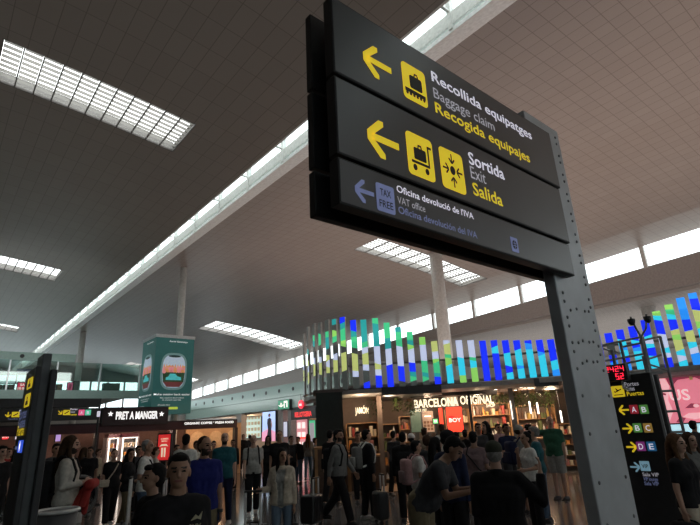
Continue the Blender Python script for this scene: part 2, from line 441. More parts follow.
# ------------------------------------------------------------------ columns
def column(x, y, r, z, label):
    t = empty('column', (x, y, 0), 0, label, 'column', 'round roof columns')
    MB().cyl((0, 0, 0), (0, 0, z), r, 24).build('shaft', COLUMN, t, True)
    MB().cyl((0, 0, 0), (0, 0, .12), r*1.25, 24).build('base_ring', ALU, t)
    return t
CP = atz(435, 252, 9.7)
column(CP.x, CP.y, .30, zm(CP.x, CP.y)+.05, 'round grey column rising behind the big direction sign to the ceiling')
column(8.68, 22.9, .16, zm(8.68, 22.9)+.05, 'slim pale column carrying the green advertising box')
column(8.3, 41.5, .22, zm(8.3, 41.5)+.05, 'slim distant column behind the upper balcony, left of the green advertising box')
q = at(646, 300, 29); column(q.x, q.y, .33, 6.9, 'grey column behind the two dome cameras, under the lower roof')

# ------------------------------------------------------------------ the big direction sign
SY = 1.75
def S(x, y): p = atY(x, y, SY); return p.x, p.z
sign = empty('direction_sign', (4.0, 1.88, 0), 0, 'large dark overhead direction sign to baggage claim and exit on a riveted steel post', 'sign')
inv = Vector((-4.0, -1.88, 0))
def sloc(o):
    o.matrix_parent_inverse = Matrix.Translation(inv); return o
O3 = Vector((0, SY, 0)); EX = Vector((1, 0, 0)); EZ = Vector((0, 0, 1))
post = MB(); post.rbox((3.70, 1.83, 0), (4.30, 1.93, 4.40), .012); post.box((3.66, 1.80, 0), (4.34, 1.96, .05))
post = sloc(post.build('post', STEEL, sign))
rv = MB()
for k in range(34):
    z = 1.0+.1*k+ (0 if k % 2 else .03)
    for x in (3.78, 4.22):
        if z > 2.75 and x < 4: continue
        if z < 2.1 and k % 3: continue
        rv.ell((x, 1.828, z), (.014, .010, .014), 8, 5)
for z in (2.32, 2.58, 2.16):
    for x in (3.86, 3.95, 4.08, 4.16): rv.ell((x+.02*math.sin(z*40+x*9), 1.828, z+.015*math.sin(x*50)), (.013, .010, .013), 8, 5)
rv.build('rivets', mat('rivet_steel', (.22, .23, .24), .35, .6), post)
X0, X1 = 1.44, 3.90
ROWS = [(2.835, 3.105), (3.125, 3.625), (3.645, 4.20)]
boards = []
for k, (za, zb) in enumerate(ROWS):
    xr = X1 - .02 + .03*k
    f = MB(); f.rbox((X0, SY, za), (xr, SY+.075, zb), .006); f.cur = 0
    bd = sloc(f.build('board', SIGNE, sign))
    p = MB(); p.box((X0+.012, SY-.003, za+.012), (xr-.012, SY+.001, zb-.012)); p.build('face_panel', SIGNF, bd)
    r = MB(); r.rbox((X0-.02, 1.932, za-.005), (xr, 1.985, zb-.005), .006); sloc(r.build('rear_board', SIGNE, sign))
    boards.append(bd)
c = MB(); c.box((X0+.25, 1.82, 2.95), (3.70, 1.94, 4.1)); sloc(c.build('core', SIGNE, sign))

def plane_poly(name, polys, m, parent, off=.004, th=.002):
    mb = MB()
    for q in polys: mb.prism(q, O3, EX, EZ, off, off+th)
    return mb.build(name, m, parent)
def icon(px0, px1, m, bd, rr=.03):
    (xa, za), (xb, zb) = S(*px0), S(*px1); plane_poly('pictogram', [rrect(xa, za, xb, zb, rr)], m, bd)
    return xa, za, xb, zb
B3, B2, B1 = boards
# top row
xa, za = S(377, 64); plane_poly('arrow', arrow(xa, za, .235, 180), YEL, B1)
cx, cz = S(414, 85); h = .142
plane_poly('pictogram', [rrect(cx-h*.8, cz-h, cx+h*.8, cz+h, .03)], YEL, B1)
pc = lambda pts, cx, cz, h: [(cx+h*.8*x, cz+h*y) for x, y in pts]
def dark(polys, bd): return plane_poly('pictogram_symbol', polys, SIGNE, bd, .0062, .0015)
dark([pc(rrect(-.42, -.30, .62, .42, .12), cx, cz, h), pc([(-.05, .42), (.02, .62), (.28, .62), (.35, .42), (.25, .42), (.22, .53), (.08, .53), (.05, .42)], cx, cz, h),
      pc([(-.85, -.60), (.85, -.60), (.85, -.40), (-.85, -.40)], cx, cz, h)], B1)
dark([pc(circ(-.7+.28*k, -.66, .1, 8), cx, cz, h) for k in range(6)], B1)
TX = S(432, 85)[0]
def row(body, m, bd, p_base, px_end, cap, x0=None, bold=0.0):
    xa, zb = S(*p_base); xe = S(*px_end)[0]
    txt('lettering', body, m, bd, O3, EX, EZ, x0 if x0 is not None else xa, xe, zb, cap, .004, bold)
row('Recollida equipatges', SWHITE, B1, (432, 81), (531, 136), .088, TX, .013)
row('Baggage claim', SGREY, B1, (433, 97), (494, 128), .088, TX)
row('Recogida equipajes', YEL, B1, (435, 112), (530, 163), .088, TX, .013)
# middle row
xa, za = S(383, 141); plane_poly('arrow', arrow(xa, za, .25, 180), YEL, B2)
cx, cz = S(420, 157); h = .15; plane_poly('pictogram', [rrect(cx-h*.8, cz-h, cx+h*.8, cz+h, .03)], YEL, B2)
dark([pc(rrect(-.50, -.22, .42, .34, .08), cx, cz, h), pc([(-.2, .34), (-.16, .52), (.1, .52), (.14, .34), (.06, .34), (.03, .44), (-.09, .44), (-.12, .34)], cx, cz, h),
      pc([(-.72, -.42), (.55, -.42), (.55, -.30), (-.72, -.30)], cx, cz, h), pc([(.55, -.42), (.66, -.42), (.66, .62), (.55, .62)], cx, cz, h), pc([(.55, .52), (.88, .52), (.88, .63), (.55, .63)], cx, cz, h),
      pc(circ(-.5, -.62, .15, 12), cx, cz, h), pc(circ(.4, -.62, .15, 12), cx, cz, h)], B2)
cx, cz = S(452, 171); plane_poly('pictogram', [rrect(cx-h*.8, cz-h, cx+h*.8, cz+h, .03)], YEL, B2)
ms = [pc(circ(0, 0, .22, 16), cx, cz, h)]
for a in range(4):
    for q in arrow(0, 0, .5, 180+90*a):
        t = [(x+.58*math.cos(PI/2*a), y+.58*math.sin(PI/2*a)) for x, y in q]; ms.append(pc(t, cx, cz, h))
dark(ms, B2)
TX2 = S(469, 165)[0]
row('Sortida', SWHITE, B2, (468, 163), (504, 178), .10, TX2, .014)
row('Exit', SGREY, B2, (469, 177), (486, 184), .10, TX2)
row('Salida', YEL, B2, (472, 194), (503, 208), .10, TX2, .014)
# lower row, pale blue
xa, za = S(364, 192); plane_poly('arrow', arrow(xa, za, .135, 180), SBLUE, B3)
cx, cz = S(385, 199); h = .085; plane_poly('pictogram', [rrect(cx-h*.82, cz-h, cx+h*.82, cz+h, .014)], SBLUE, B3)
txt('pictogram_symbol', 'TAX', SIGNE, B3, O3, EX, EZ, cx-h*.48, cx+h*.5, cz+.012, .045, .0068, .01)
txt('pictogram_symbol', 'FREE', SIGNE, B3, O3, EX, EZ, cx-h*.6, cx+h*.62, cz-.058, .045, .0068, .01)
TX3 = S(397, 200)[0]
row("Oficina devolució de l'IVA", SWHITE, B3, (397, 192), (473, 217), .046, TX3, .013)
row('VAT office', SGREY, B3, (397, 203), (425, 212), .046, TX3)
row('Oficina devolución del IVA', SBLUE, B3, (398, 213), (477, 238), .046, TX3, .013)
cx, cz = S(514, 245); h = .055; plane_poly('pictogram', [rrect(cx-h*.8, cz-h, cx+h*.8, cz+h, .006)], SBLUE, B3)
dark([pc(circ(0, 0, .62, 14), cx, cz, h)], B3)
plane_poly('pictogram_symbol', [pc([(-.5, .12), (.5, .12), (.5, .2), (-.5, .2)], cx, cz, h), pc([(-.5, -.2), (.5, -.2), (.5, -.12), (-.5, -.12)], cx, cz, h), pc([(-.05, -.6), (.05, -.6), (.05, .6), (-.05, .6)], cx, cz, h)], SBLUE, B3, .008, .001)

# ------------------------------------------------------------------ LED slat ribbon over the shops
LED = {'b': glow('led_blue', (.01, .03, .9), 1.0), 'c': glow('led_cyan', (.03, .55, .75), 1.0), 'g': glow('led_green', (.05, .5, .22), .9), 'l': glow('led_lime', (.25, .6, .12), .9),
       'w': glow('led_white', (.55, .62, .85), .8), 'y': glow('led_yellow', (.55, .62, .2), .75), 't': glow('led_teal', (.02, .30, .30), .9), 'n': mat('led_dark', (.17, .18, .18), .35, .3, .12, ecol=(.25, .3, .28)), 'd': glow('led_azure', (.02, .25, .85), 1.0)}
RAIL = mat('ribbon_rail', (.40, .40, .39), .5)
DR = 16.0
spec = [(303.5,334,19.2,'nnnnnywyynnn'),(308,327,18.3,'nnnntnywyynn'),(314,324,17.6,'nngtnnwyynnn'),(320,322.5,17.1,'nnggnnwyynnn'),(327.5,320,16.7,'nngttnywynnn'),(335,319,16.4,'tnlgnnwyynnn'),(343.5,317,16.2,'btgglnyyynnn'),
 (354.5,320,16,'bbtggnyyywnn'),(365,319.5,16,'ttttgwyywnnb'),(377,318,16,'gttttwwwywbb'),(388.5,322.5,16,'gggttwwwbbbb'),(400,327,16,'tgggwwwwbbbn'),(411.5,331.5,16,'ggtlwwwbbtgn'),(424,337,16,'llwwwwgggtgn'),(436,341,16,'yyywwlgggtbb'),
 (448.5,340,16,'wyyygllccccc'),(461,340,16,'wwwwwcccccll'),(473,340,16,'wwwwwgccllll'),(485,340.5,16,'bbbbbbbbbbbb'),(496.5,340,16,'bbccbbbbbbbb'),(508,340,16,'bbbbccccbbcc'),(519.5,340,16,'bbbcccccdccc'),(531,340,16,'bddccccccccc'),(542.5,339.5,16,'bbbbdccccccc'),(554,339,16,'bbbbbbbcccdd'),(566,338.5,16,'bbbbbbccccbb'),(578,337.5,16,'bbbbbbbbbccc'),(590,336,16,'bbbbddbbbccc'),
 (601,335,16,'bbbbbbbdbbbb'),(613,332.5,16,'bbbnnnnbbddc'),(625,329,16,'bbbccdccbbdd'),(638,325.5,16,'bbbbcbdccccc'),(651.5,319,16,'bbbbcwcbbccc'),(664.5,310,16,'lcbbbwwwcwbb'),(678,303,16,'lgcbbylyycwc'),(691,296,16,'ddddbbyycwdd'),(704,291,16,'dbbyylccwwdd'),(717,288,16,'lbbbyylcwddd')]
rp_ = [(x, zt, dd) for x, zt, dd, _ in spec]
p0 = at(380, hory(380), DR); led = empty('led_ribbon', (p0.x, p0.y, 0), 0, 'wavy ribbon of tall LED slats in blue, cyan and green above the shops', 'LED display')
linv = Matrix.Translation((-p0.x, -p0.y, 0))
def lpar(o): o.parent = led; o.matrix_parent_inverse = linv; return o
P = []
for x, zt, dd, pat in spec:
    a = at(x, (zt+382)/2, dd); ztop = at(x, zt, dd).z; P.append((a, ztop, pat))
ZB = EYE + 1.18
def zbot(k): return ZB - .05*max(0, k-28)/10
for k, (a, zt, pat) in enumerate(P):
    t = (P[min(k+1, len(P)-1)][0] - P[max(k-1, 0)][0]); t.z = 0; t.normalize(); nrm = Vector((t.y, -t.x, 0))
    if nrm.dot(a) > 0: nrm = -nrm
    wd = .098; mb = MB(); zb = zbot(k); N = len(pat); keys = 'bcglwytnd'
    sk = [random.uniform(-.035, .035) if 0 < j < N else 0 for j in range(N+1)]
    for j in range(N):
        zu, zd = zt-(zt-zb)*j/N, zt-(zt-zb)*(j+1)/N
        mb.cur = keys.index(pat[j])
        L_, R_ = a - t*wd, a + t*wd
        mb.add([(L_.x, L_.y, zd-sk[j+1]), (R_.x, R_.y, zd+sk[j+1]), (R_.x, R_.y, zu+sk[j]), (L_.x, L_.y, zu-sk[j])], [(0, 1, 2, 3)] if t.cross(Vector((0, 0, 1))).dot(nrm) > 0 else [(3, 2, 1, 0)])
    mb.cur = len(keys); bk = -nrm*.07; L_, R_ = a - t*wd - nrm*.004, a + t*wd - nrm*.004
    Q = [L_, R_, R_+bk, L_+bk]; mb.add([(p.x, p.y, z) for z in (zb, zt) for p in Q], [(3,2,1,0),(4,5,6,7),(0,1,5,4),(1,2,6,5),(2,3,7,6),(3,0,4,7)])
    lpar(mb.build('led_slat', [LED[c] for c in keys]+[RAIL]))
rail = MB()
back = [p[0] + Vector((p[0].x, p[0].y, 0)).normalized()*.16 for p in P]
rail.tube([(p.x, p.y, zbot(k)+.06) for k, p in enumerate(back)], .05); rail.tube([(p.x, p.y, zbot(k)+.75) for k, p in enumerate(back)], .035)
lpar(rail.build('support_rail', RAIL))
# rim and soffit under the ribbon, with the dark kiosk roof
front = [p[0]-Vector((p[0].x, p[0].y, 0)).normalized()*.05 for p in P]
deep = [Vector((p.x, p.y, 0)) + VW*3.5 for p in front]
so = MB()
zs = ZB-.16
for a, c in zip(range(len(front)-1), range(1, len(front))):
    f1, f2 = front[a], front[c]
    so.add([(f1.x, f1.y, zs), (f2.x, f2.y, zs), (f2.x, f2.y, zs+.13), (f1.x, f1.y, zs+.13)], [(0, 1, 2, 3)])
    g1, g2 = f1+VW*1.0, f2+VW*1.0
    so.add([(f1.x, f1.y, zs), (g1.x, g1.y, zs-.05), (g2.x, g2.y, zs-.05), (f2.x, f2.y, zs)], [(0, 1, 2, 3)])
lpar(so.build('rim', RAIL))

# ------------------------------------------------------------------ totems with gate directions
TBL = [('A', 'tile_red', (.45, .03, .05)), ('B', 'tile_green', (.12, .36, .08)), ('C', 'tile_ochre', (.45, .27, .06)), ('D', 'tile_plum', (.30, .05, .26)), ('E', 'tile_blue', (.03, .16, .36))]
TM = {a: mat(n, c, .5, emit=.35) for a, n, c in TBL}
BLUEP = mat('panel_blue', (.05, .13, .85), .5, emit=.7)
PALEB = mat('panel_pale_blue', (.28, .50, .62), .5, emit=.35)
def totem(X, ya, yb, ztop, label, left):
    """gate sign: two dark boards either side of a grey post; the lettered face looks toward -X; ya near, yb far"""
    t = empty('gate_sign', (X, (ya+yb)/2, 0), 0, label, 'sign')
    W = yb-ya; yc = W/2                                        # local y runs from -yc (near) to +yc (far)
    k_ = .09 if left else 0
    f = MB(); f.rbox((-.05, -yc, .05), (.03-k_*.45, yc, ztop), .008); bd = f.build('board', DARK, t)
    f = MB(); f.rbox((.17-k_*1.35, -yc, .05), (.25-k_*1.75, yc, ztop-.02), .008); f.build('rear_board', DARK, t)
    f = MB(); f.rbox((.03-k_*.45, -yc+.04 if not left else -yc+.05, 0), (.17-k_*1.35, -yc+.3, ztop+(.10 if left else -.02)), .008); f.build('post', mat('post_shaded', (.11, .115, .12), .5, .2) if left else STEEL, t)  # left post coloured dark, standing in for shade in the recess
    f = MB(); f.box((-.09, -yc-.03, 0), (.28, yc+.03, .05)); f.build('base_plate', ALU, t)
    return t, bd, yc
TO = lambda: (Vector((-.05, 0, 0)), Vector((0, -1, 0)), Vector((0, 0, 1)))
def tpoly(name, polys, m, bd, off=.002):
    O, ex, ey = TO(); mb = MB()
    for q in polys: mb.prism(q, O, ex, ey, off, off+.002)
    return mb.build(name, m, bd)
def ttext(body, m, bd, x0, x1, zb, s, bold=.01):
    O, ex, ey = TO(); return txt('lettering', body, m, bd, O, ex, ey, x0, x1, zb, s, .0065, bold)
def tiles(bd, z, letters, x, s, arrowdir):
    tpoly('arrow', arrow(x-.16 if True else x, z, .12, arrowdir), YEL, bd)
    for k, l in enumerate(letters):
        xa = x+k*(s+.025); tpoly('gate_tile', [rrect(xa-s/2, z-s/2, xa+s/2, z+s/2, .008)], TM[l], bd)
        ttext(l, SGREY, bd, xa-.03, xa+.03, z-.038, .076)
# right-hand totem: pixel columns on its plane
XR = 7.4
pa, pb = atX(651, 373, XR), atX(607, 378, XR)
tr, bd, yc = totem(XR, pa.y, pb.y, 2.27, 'dark gate sign with coloured letter tiles beside the steel post', False)
pm = (pa.y+pb.y)/2
def R(x, y): p = atX(x, y, XR-.05); return -(p.y-pm), p.z
def rp(px): return R(*px)
xa, z = R(618, 391.5); tpoly('pictogram', [rrect(xa-.085, z-.075, xa+.085, z+.075, .012)], YEL, bd)
tpoly('pictogram_symbol', [[(xa+x*.06, z+y*.06) for x, y in ((-.9,-.1),(-.55,-.25),(.9,.4),(.75,.6),(.1,.3),(-.3,.75),(-.5,.7),(-.2,.15),(-.6,0),(-.8,.15))], [(xa-.06, z-.05), (xa+.06, z-.05), (xa+.06, z-.04), (xa-.06, z-.04)]], SIGNE, bd, .0045)
for body, p, q, m in (('Portes', (625, 386.5), (639, 385), SGREY), ('Gates', (626.5, 391), (635, 390), SGREY), ('Puertas', (627.5, 396), (644, 393.5), YEL)):
    (a, z), (e, _) = R(*p), R(*q); ttext(body, m, bd, a, e, z, .058)
for yy, xa_, lets, dr, ap in ((410, (634, 644), 'AB', 180, 624), (428.5, (637.5, 648), 'BC', 0, 627.5), (447, (641, 651.5), 'DE', 0, 631.5)):
    for l, xx in zip(lets, xa_):
        a, z = R(xx, yy-.7); tpoly('gate_tile', [rrect(a-.054, z-.058, a+.054, z+.058, .008)], TM[l], bd); ttext(l, SWHITE, bd, a-.028, a+.028, z-.036, .072)
    a, z = R(ap, yy); tpoly('arrow', arrow(a, z, .13, dr), YEL, bd)
a, z = R(645, 466); tpoly('gate_tile', [rrect(a-.06, z-.06, a+.06, z+.06, .008)], PALEB, bd); ttext('VIP', SIGNE, bd, a-.038, a+.038, z-.022, .045)
a, z = R(635, 467); tpoly('arrow', arrow(a, z, .12, 0), PALEB, bd)
for body, p, q, m in (('Sala VIP', (643, 476), (659, 475), SGREY), ('VIP lounge', (644, 480.5), (658, 479.5), SBLUE), ('Sala VIP', (645, 485), (659, 484), SBLUE)):
    (a, z), (e, _) = R(*p), R(*q); ttext(body, m, bd, a, e, z, .045)
# red clock box on its bracket at the top
ck = empty('digital_clock', (0, 0, 0), 0, 'black box with red digits 2424 and 52, fixed above the gate sign', 'display')
XC = XR-.12
ca, cb = atX(604, 366, XC), atX(630, 380, XC); cm = Vector((XC, (ca.y+cb.y)/2, (ca.z+cb.z)/2)); ck.location = cm
hw, hh = abs(ca.y-cb.y)/2, abs(ca.z-cb.z)/2
MB().rbox((-.05, -hw, -hh), (.06, hw, hh), .008).build('case', DARK, ck)
REDL = glow('led_red', (1, .03, .08), 1.6)
O, ex, ey = Vector((-.05, 0, 0)), Vector((0, -1, 0)), Vector((0, 0, 1))
SEG = {'2': 'abged', '4': 'fgbc', '5': 'afgcd'}
def digit(mb, ch, x, z, w_, h_):
    t = h_*.11; segs = {'a': (0, h_, w_, h_), 'g': (0, h_/2, w_, h_/2), 'd': (0, 0, w_, 0), 'f': (0, h_/2, 0, h_), 'b': (w_, h_/2, w_, h_), 'e': (0, 0, 0, h_/2), 'c': (w_, 0, w_, h_/2)}
    for s_ in SEG[ch]:
        x0, y0, x1, y1 = segs[s_]; mb.prism([(x+x0-t/2, z+y0-t/2), (x+x1+t/2, z+y0-t/2), (x+x1+t/2, z+y1+t/2), (x+x0-t/2, z+y1+t/2)], O, ex, ey, .001, .004)
dg = MB()
for k, ch in enumerate('2424'): digit(dg, ch, -hw*.80+k*hw*.44, hh*.14, hw*.26, hh*.58)
for k, ch in enumerate('52'): digit(dg, ch, hw*.02+k*hw*.4, -hh*.78, hw*.22, hh*.62)
dg.build('digits', REDL, ck)
MB().tube([(0, -hw*.3, -hh), (0, -hw*.3, -hh-.1), (.07, -hw*.6, -hh-.12)], .015).build('bracket', ALU, ck)

# left-hand totem seen edge-on
XL = .62
na, nb = atX(44.5, 366, XL), atX(35, 366, XL)
tl, bd, yc = totem(XL, na.y, nb.y, na.z, 'dark sign pillar seen nearly edge-on with yellow and blue panels', True)
lm = (na.y+nb.y)/2
def Lq(x, y): p = atX(x, y, XL-.05); return -(p.y-lm), p.z
W2 = yc*.86
for y0, y1 in ((371, 382), (387, 401)):
    z1, z0 = Lq(42, y0)[1], Lq(42, y1)[1]; tpoly('pictogram', [rrect(-W2*.3, z0, W2*.9, z1, .02)], YEL, bd)
    zc = (z0+z1)/2; hh_ = (z1-z0)/2
    tpoly('pictogram_symbol', [circ(W2*.3, zc+hh_*.3, hh_*.28, 10), [(W2*.0, zc-hh_*.7), (W2*.6, zc-hh_*.7), (W2*.5, zc-hh_*.05), (W2*.1, zc-hh_*.05)]], SIGNE, bd, .0045)
for body, y_, m in (('Portes', 414, SBLUE), ('Gates', 424, SBLUE), ('Puertas', 433, YEL)):
    z = Lq(38, y_)[1]; ttext(body, m, bd, -W2*.9, W2*.75, z, .075, .015)
z1, z0 = Lq(35, 439)[1], Lq(35, 453)[1]; tpoly('pictogram', [rrect(-W2*.2, z0, W2*.9, z1, .01)], BLUEP, bd)
tpoly('pictogram_symbol', [circ(W2*.3, (z0+z1)/2+(z1-z0)*.2*k, .02, 8) for k in (-1, 0, 1)], SWHITE, bd, .0045)
zz = (z0+z1)/2; tpoly('pictogram', [rrect(-W2*.9, z0+.02, -W2*.4, z1-.04, .01)], SBLUE, bd)

# ------------------------------------------------------------------ green advertising box round the slim column
GREEN = mat('ad_green', (.022, .105, .10), .45, emit=.10, ecol=(.10, .45, .42), scale=2)
AW = mat('ad_white', (.85, .88, .88), .5, emit=.5)
bx0, bx1, by0, by1, bz0, bz1 = 7.32, 9.05, 22.0, 23.75, 2.72, 5.98
ad = empty('advertising_box', ((bx0+bx1)/2, (by0+by1)/2, bz0), 0, 'tall green four-sided advertisement with an aircraft window picture, hung on a slim column', 'advertisement')
ainv = Matrix.Translation((-(bx0+bx1)/2, -(by0+by1)/2, -bz0))
def apar(o, p=None):
    o.parent = p or ad
    if p is None: o.matrix_parent_inverse = ainv
    return o
bxm = MB(); bxm.box((bx0, by0, bz0), (bx1, by1, bz1)); body = apar(bxm.build('body', GREEN))
cp = MB(); cp.box((bx0-.03, by0-.03, bz1), (bx1+.03, by1+.03, bz1+.14)); apar(cp.build('top_frame', ALU))
SKYP = mat('ad_sky', (.45, .55, .66), .5, emit=.5); FLW = mat('ad_blossom', (.85, .28, .30), .5, emit=.5, scale=5, var=.5); ORG = mat('ad_orange', (.75, .33, .12), .5, emit=.45, scale=4, var=.4)
LEAF = mat('ad_leaves', (.05, .12, .05), .5, emit=.15, scale=6, var=.5); CAR = mat('ad_teal', (.10, .6, .62), .5, emit=.45); RED_ = mat('ad_ground', (.22, .05, .05), .5, emit=.3)
RIMC = mat('ad_window_rim', (.20, .36, .36), .4, emit=.25); LIME = mat('ad_button', (.6, .78, .08), .5, emit=.5)
def advert(O, ex, W):
    """artwork for one face: aircraft window with a garden, slogan, button"""
    H = bz1-bz0; ez = Vector((0, 0, 1)); O = Vector(O); ex = Vector(ex)
    def P(name, polys, m, d):
        mb = MB()
        for q in polys: mb.prism(q, O, ex, ez, d, d+.003)
        return mb.build(name, m, body)
    cx, cz, rw, rh = W*.5, H*.55, W*.32, H*.235
    se = lambda k, w, h, p=3.2: (cx + w*math.copysign(abs(math.cos(k))**(2/p), math.cos(k)), cz + h*math.copysign(abs(math.sin(k))**(2/p), math.sin(k)))
    ring = [se(2*PI*k/40, rw*1.06, rh*1.05) for k in range(40)]; win = [se(2*PI*k/40, rw*.92, rh*.93) for k in range(40)]
    P('artwork', [ring], RIMC, .002); P('artwork', [win], SKYP, .006)
    def band(z0, z1, m, d, bump=0):
        pts = []
        n = 18
        def half(z):
            t = min(.999, abs((z-cz)/(rh*.93))); return rw*.9*(1-t**3.2)**(1/3.2)
        lo = [(cx+half(z0)*(2*k/n-1), z0) for k in range(n+1)]; hi = [(cx+half(z1)*(2*k/n-1), z1+bump*abs(math.sin(k*1.7))) for k in range(n, -1, -1)]
        P('artwork', [lo+hi], m, d)
    band(cz-rh*.12, cz+rh*.12, ORG, .010, rh*.30); band(cz-rh*.12, cz+rh*.06, FLW, .014, rh*.22)
    band(cz-rh*.60, cz-rh*.10, LEAF, .018, rh*.05); band(cz-rh*.88, cz-rh*.60, RED_, .018)
    for q_, (u_, v_, r_) in enumerate(((-.55, .02, .2), (-.2, .1, .24), (.15, .06, .2), (.45, .1, .25), (.72, .0, .16), (-.78, -.04, .14))): P('artwork', [circ(cx+rw*u_, cz+rh*v_, rw*r_, 14)], FLW if q_ % 2 else ORG, .0155+.0006*q_)
    P('artwork', [[(cx-rw*.62, cz-rh*.5), (cx+rw*.62, cz-rh*.5), (cx+rw*.6, cz-rh*.33), (cx+rw*.3, cz-rh*.28), (cx+rw*.12, cz-rh*.14), (cx-rw*.3, cz-rh*.14), (cx-rw*.42, cz-rh*.3), (cx-rw*.62, cz-rh*.36)]], CAR, .022)
    P('artwork', [circ(cx, cz+rh*.86, rw*.5, 16, rh*.07)], mat('ad_shade', (.03, .09, .09), .5), .012)
    L = lambda b, x0, x1, z, s, bold=.01: letter(MB(), b, O, ex, ez, x0*W, x1*W, z*H, s, .004, bold).build('lettering', AW, body)
    L('Make getting back easier', .04, .96, .235, .085, .02); L('Plan a trip from the air with us', .2, .8, .195, .05); L('in a brand new way', .26, .74, .168, .05); L('Discover more', .16, .46, .105, .05)
    L('Aerial Getaways', .34, .82, .945, .075)
    P('artwork', [rrect(W*.27, H*.055, W*.66, H*.085, .03)], LIME, .004)
advert((bx0, by0, bz0), (1, 0, 0), bx1-bx0)
advert((bx0, by1, bz0), (0, -1, 0), by1-by0)

# ------------------------------------------------------------------ railing platform and cameras by the gate sign
TUBE = mat('tube_grey', (.22, .23, .24), .45, .3)
ZF = 8.4   # forward distance
def fp(x, y, wd=ZF):
    r = ray(x, y); return Vector((0, 0, EYE)) + r*(wd/r.dot(VW))
PF = fp(641, 372); PF.z = 0
pl = empty('access_platform', tuple(PF), 0, 'grey tubular railing and ladder frame behind the gate sign', 'platform')
pinv = Matrix.Translation(-PF)
def ppar(o): o.parent = pl; o.matrix_parent_inverse = pinv; return o
r1 = MB()
def bar(mb, a, c, r=.017): mb.tube([a, c], r)
for (x0, y0, x1, y1, d0, d1) in ((603, 345, 641, 337, ZF, ZF), (605, 361, 643, 354, ZF, ZF), (640, 341, 660, 336.5, ZF, ZF+.3), (622, 347, 641, 343, ZF+.4, ZF), (623, 364, 642, 360, ZF+.4, ZF), (645, 360, 661, 355, ZF, ZF+.3), (604, 349, 620, 353, ZF, ZF+.4), (645, 363, 667, 370, ZF, ZF+.2)):
    bar(r1, fp(x0, y0, d0), fp(x1, y1, d1))
ppar(r1.build('guard_rail', TUBE))
r2 = MB()
for (x, y0, y1, d0) in ((620, 341, 366, ZF), (641, 337, 372, ZF), (642.5, 337, 372, ZF+.05)):
    bar(r2, fp(x, y0, d0), Vector((fp(x, y0, d0).x, fp(x, y0, d0).y, zy(x, y1, d0))), .026)
ppar(r2.build('upright', TUBE))
for dx in (0, 1):
    a = fp(660, 336.5, ZF+.3) if dx else fp(643, 356, ZF+.25); g0 = Vector((a.x, a.y, 0)); ppar(MB().tube([a, g0], .026).build('ladder_rail', TUBE))
la = fp(660, 336, ZF+.3); lb = fp(643, 356, ZF+.25)
for k in range(6):
    z = .45+.33*k; ppar(MB().tube([(la.x, la.y, z), (lb.x, lb.y, z)], .02).build('rung', TUBE))
a = fp(612, 350); ppar(MB().tube([(a.x, a.y, 0), (a.x, a.y, a.z)], .03).build('upright', TUBE))
deck = MB(); c0 = fp(606, 372, ZF+.1); c1 = fp(661, 366, ZF+.3); c0.z = c1.z = 0; zz = zy(640, 371, ZF)
n_ = Vector((VW.x, VW.y, 0)); deck.add([(p.x, p.y, z) for z in (zz-.04, zz) for p in (c0, c1, c1+n_*.9, c0+n_*.9)], [(3,2,1,0),(4,5,6,7),(0,1,5,4),(1,2,6,5),(2,3,7,6),(3,0,4,7)])
ppar(deck.build('deck', TUBE))
for g in (c0+n_*.9, c1+n_*.9): ppar(MB().tube([(g.x, g.y, 0), (g.x, g.y, zz)], .03).build('upright', TUBE))
for k, (x, y, lab) in enumerate(((631.5, 322, 'dome security camera on the left arm above the railing platform'), (647.5, 319.5, 'dome security camera on the right arm above the railing platform'))):
    a = fp(x, y); t = empty('security_camera', tuple(a), 0, lab, 'camera', 'dome cameras above the platform')
    MB().cyl((0, 0, 0), (0, 0, .05), .06, 16).build('housing', DARK, t); MB().ell((0, 0, -.005), (.055, .055, .06), 14, 8).build('dome', BLACK, t, True)
    e = fp(641, 337); m_ = fp(636 if k == 0 else 646, 328.5)
    MB().tube([Vector((0, 0, .05)), Vector((0, 0, .09)), m_-a, (m_+e)*.5-a+Vector((0, 0, .0)), e-a], .018).build('arm', TUBE, t)

# ------------------------------------------------------------------ pink video wall
VP = [gp(656, 17.5), gp(716, 16.9)]
vz0, vz1 = zy(655, 424, 17.5), zy(655, 378, 17.5)
vx = (VP[1]-VP[0]); VWd = vx.length; vx.normalize()
vw = empty('video_wall', tuple(VP[0]), 0, 'large pink video wall showing a close-up face, beyond the gate sign', 'screen')
vinv = Matrix.Translation(-VP[0])
def vpoly(name, polys, m, d, par=None, th=.004):
    mb = MB()
    for q in polys: mb.prism([(x*VWd, vz0+y*(vz1-vz0)) for x, y in q], VP[0], vx, (0, 0, 1), d, d+th)
    o = mb.build(name, m, vw); o.matrix_parent_inverse = vinv; return o
PINK = glow('screen_pink', (.72, .20, .27), .85); PINKL = glow('screen_light_pink', (.85, .42, .46), .9); PINKD = glow('screen_dark_pink', (.28, .04, .08), .7); PPALE = glow('screen_lettering', (.9, .6, .62), .8)
SKYB = glow('screen_ticker', (.45, .75, .85), .9)
vpoly('case', [[(-.02, -.55), (1.02, -.55), (1.02, 1.04), (-.02, 1.04)]], DARK, -.25, th=.25)
vpoly('display', [[(0, 0), (1, 0), (1, 1), (0, 1)]], PINK, .0)
vpoly('artwork', [[(0, .0), (.18, 0), (.30, .25), (.26, .5), (.34, .8), (.28, 1), (0, 1)]], PINKL, .005)
vpoly('artwork', [[(.02, .35), (.14, .3), (.2, .5), (.12, .62), (.02, .55)], [(.5, .30), (.62, .40), (.78, .38), (.66, .30)], [(.35, .75), (.5, .92), (.8, .95), (1, .8), (1, 1), (.3, 1)], [(.05, .66), (.24, .6), (.25, .64), (.06, .72)], [(.3, .02), (.42, .0), (.48, .1), (.4, .14)]], PINKD, .006)
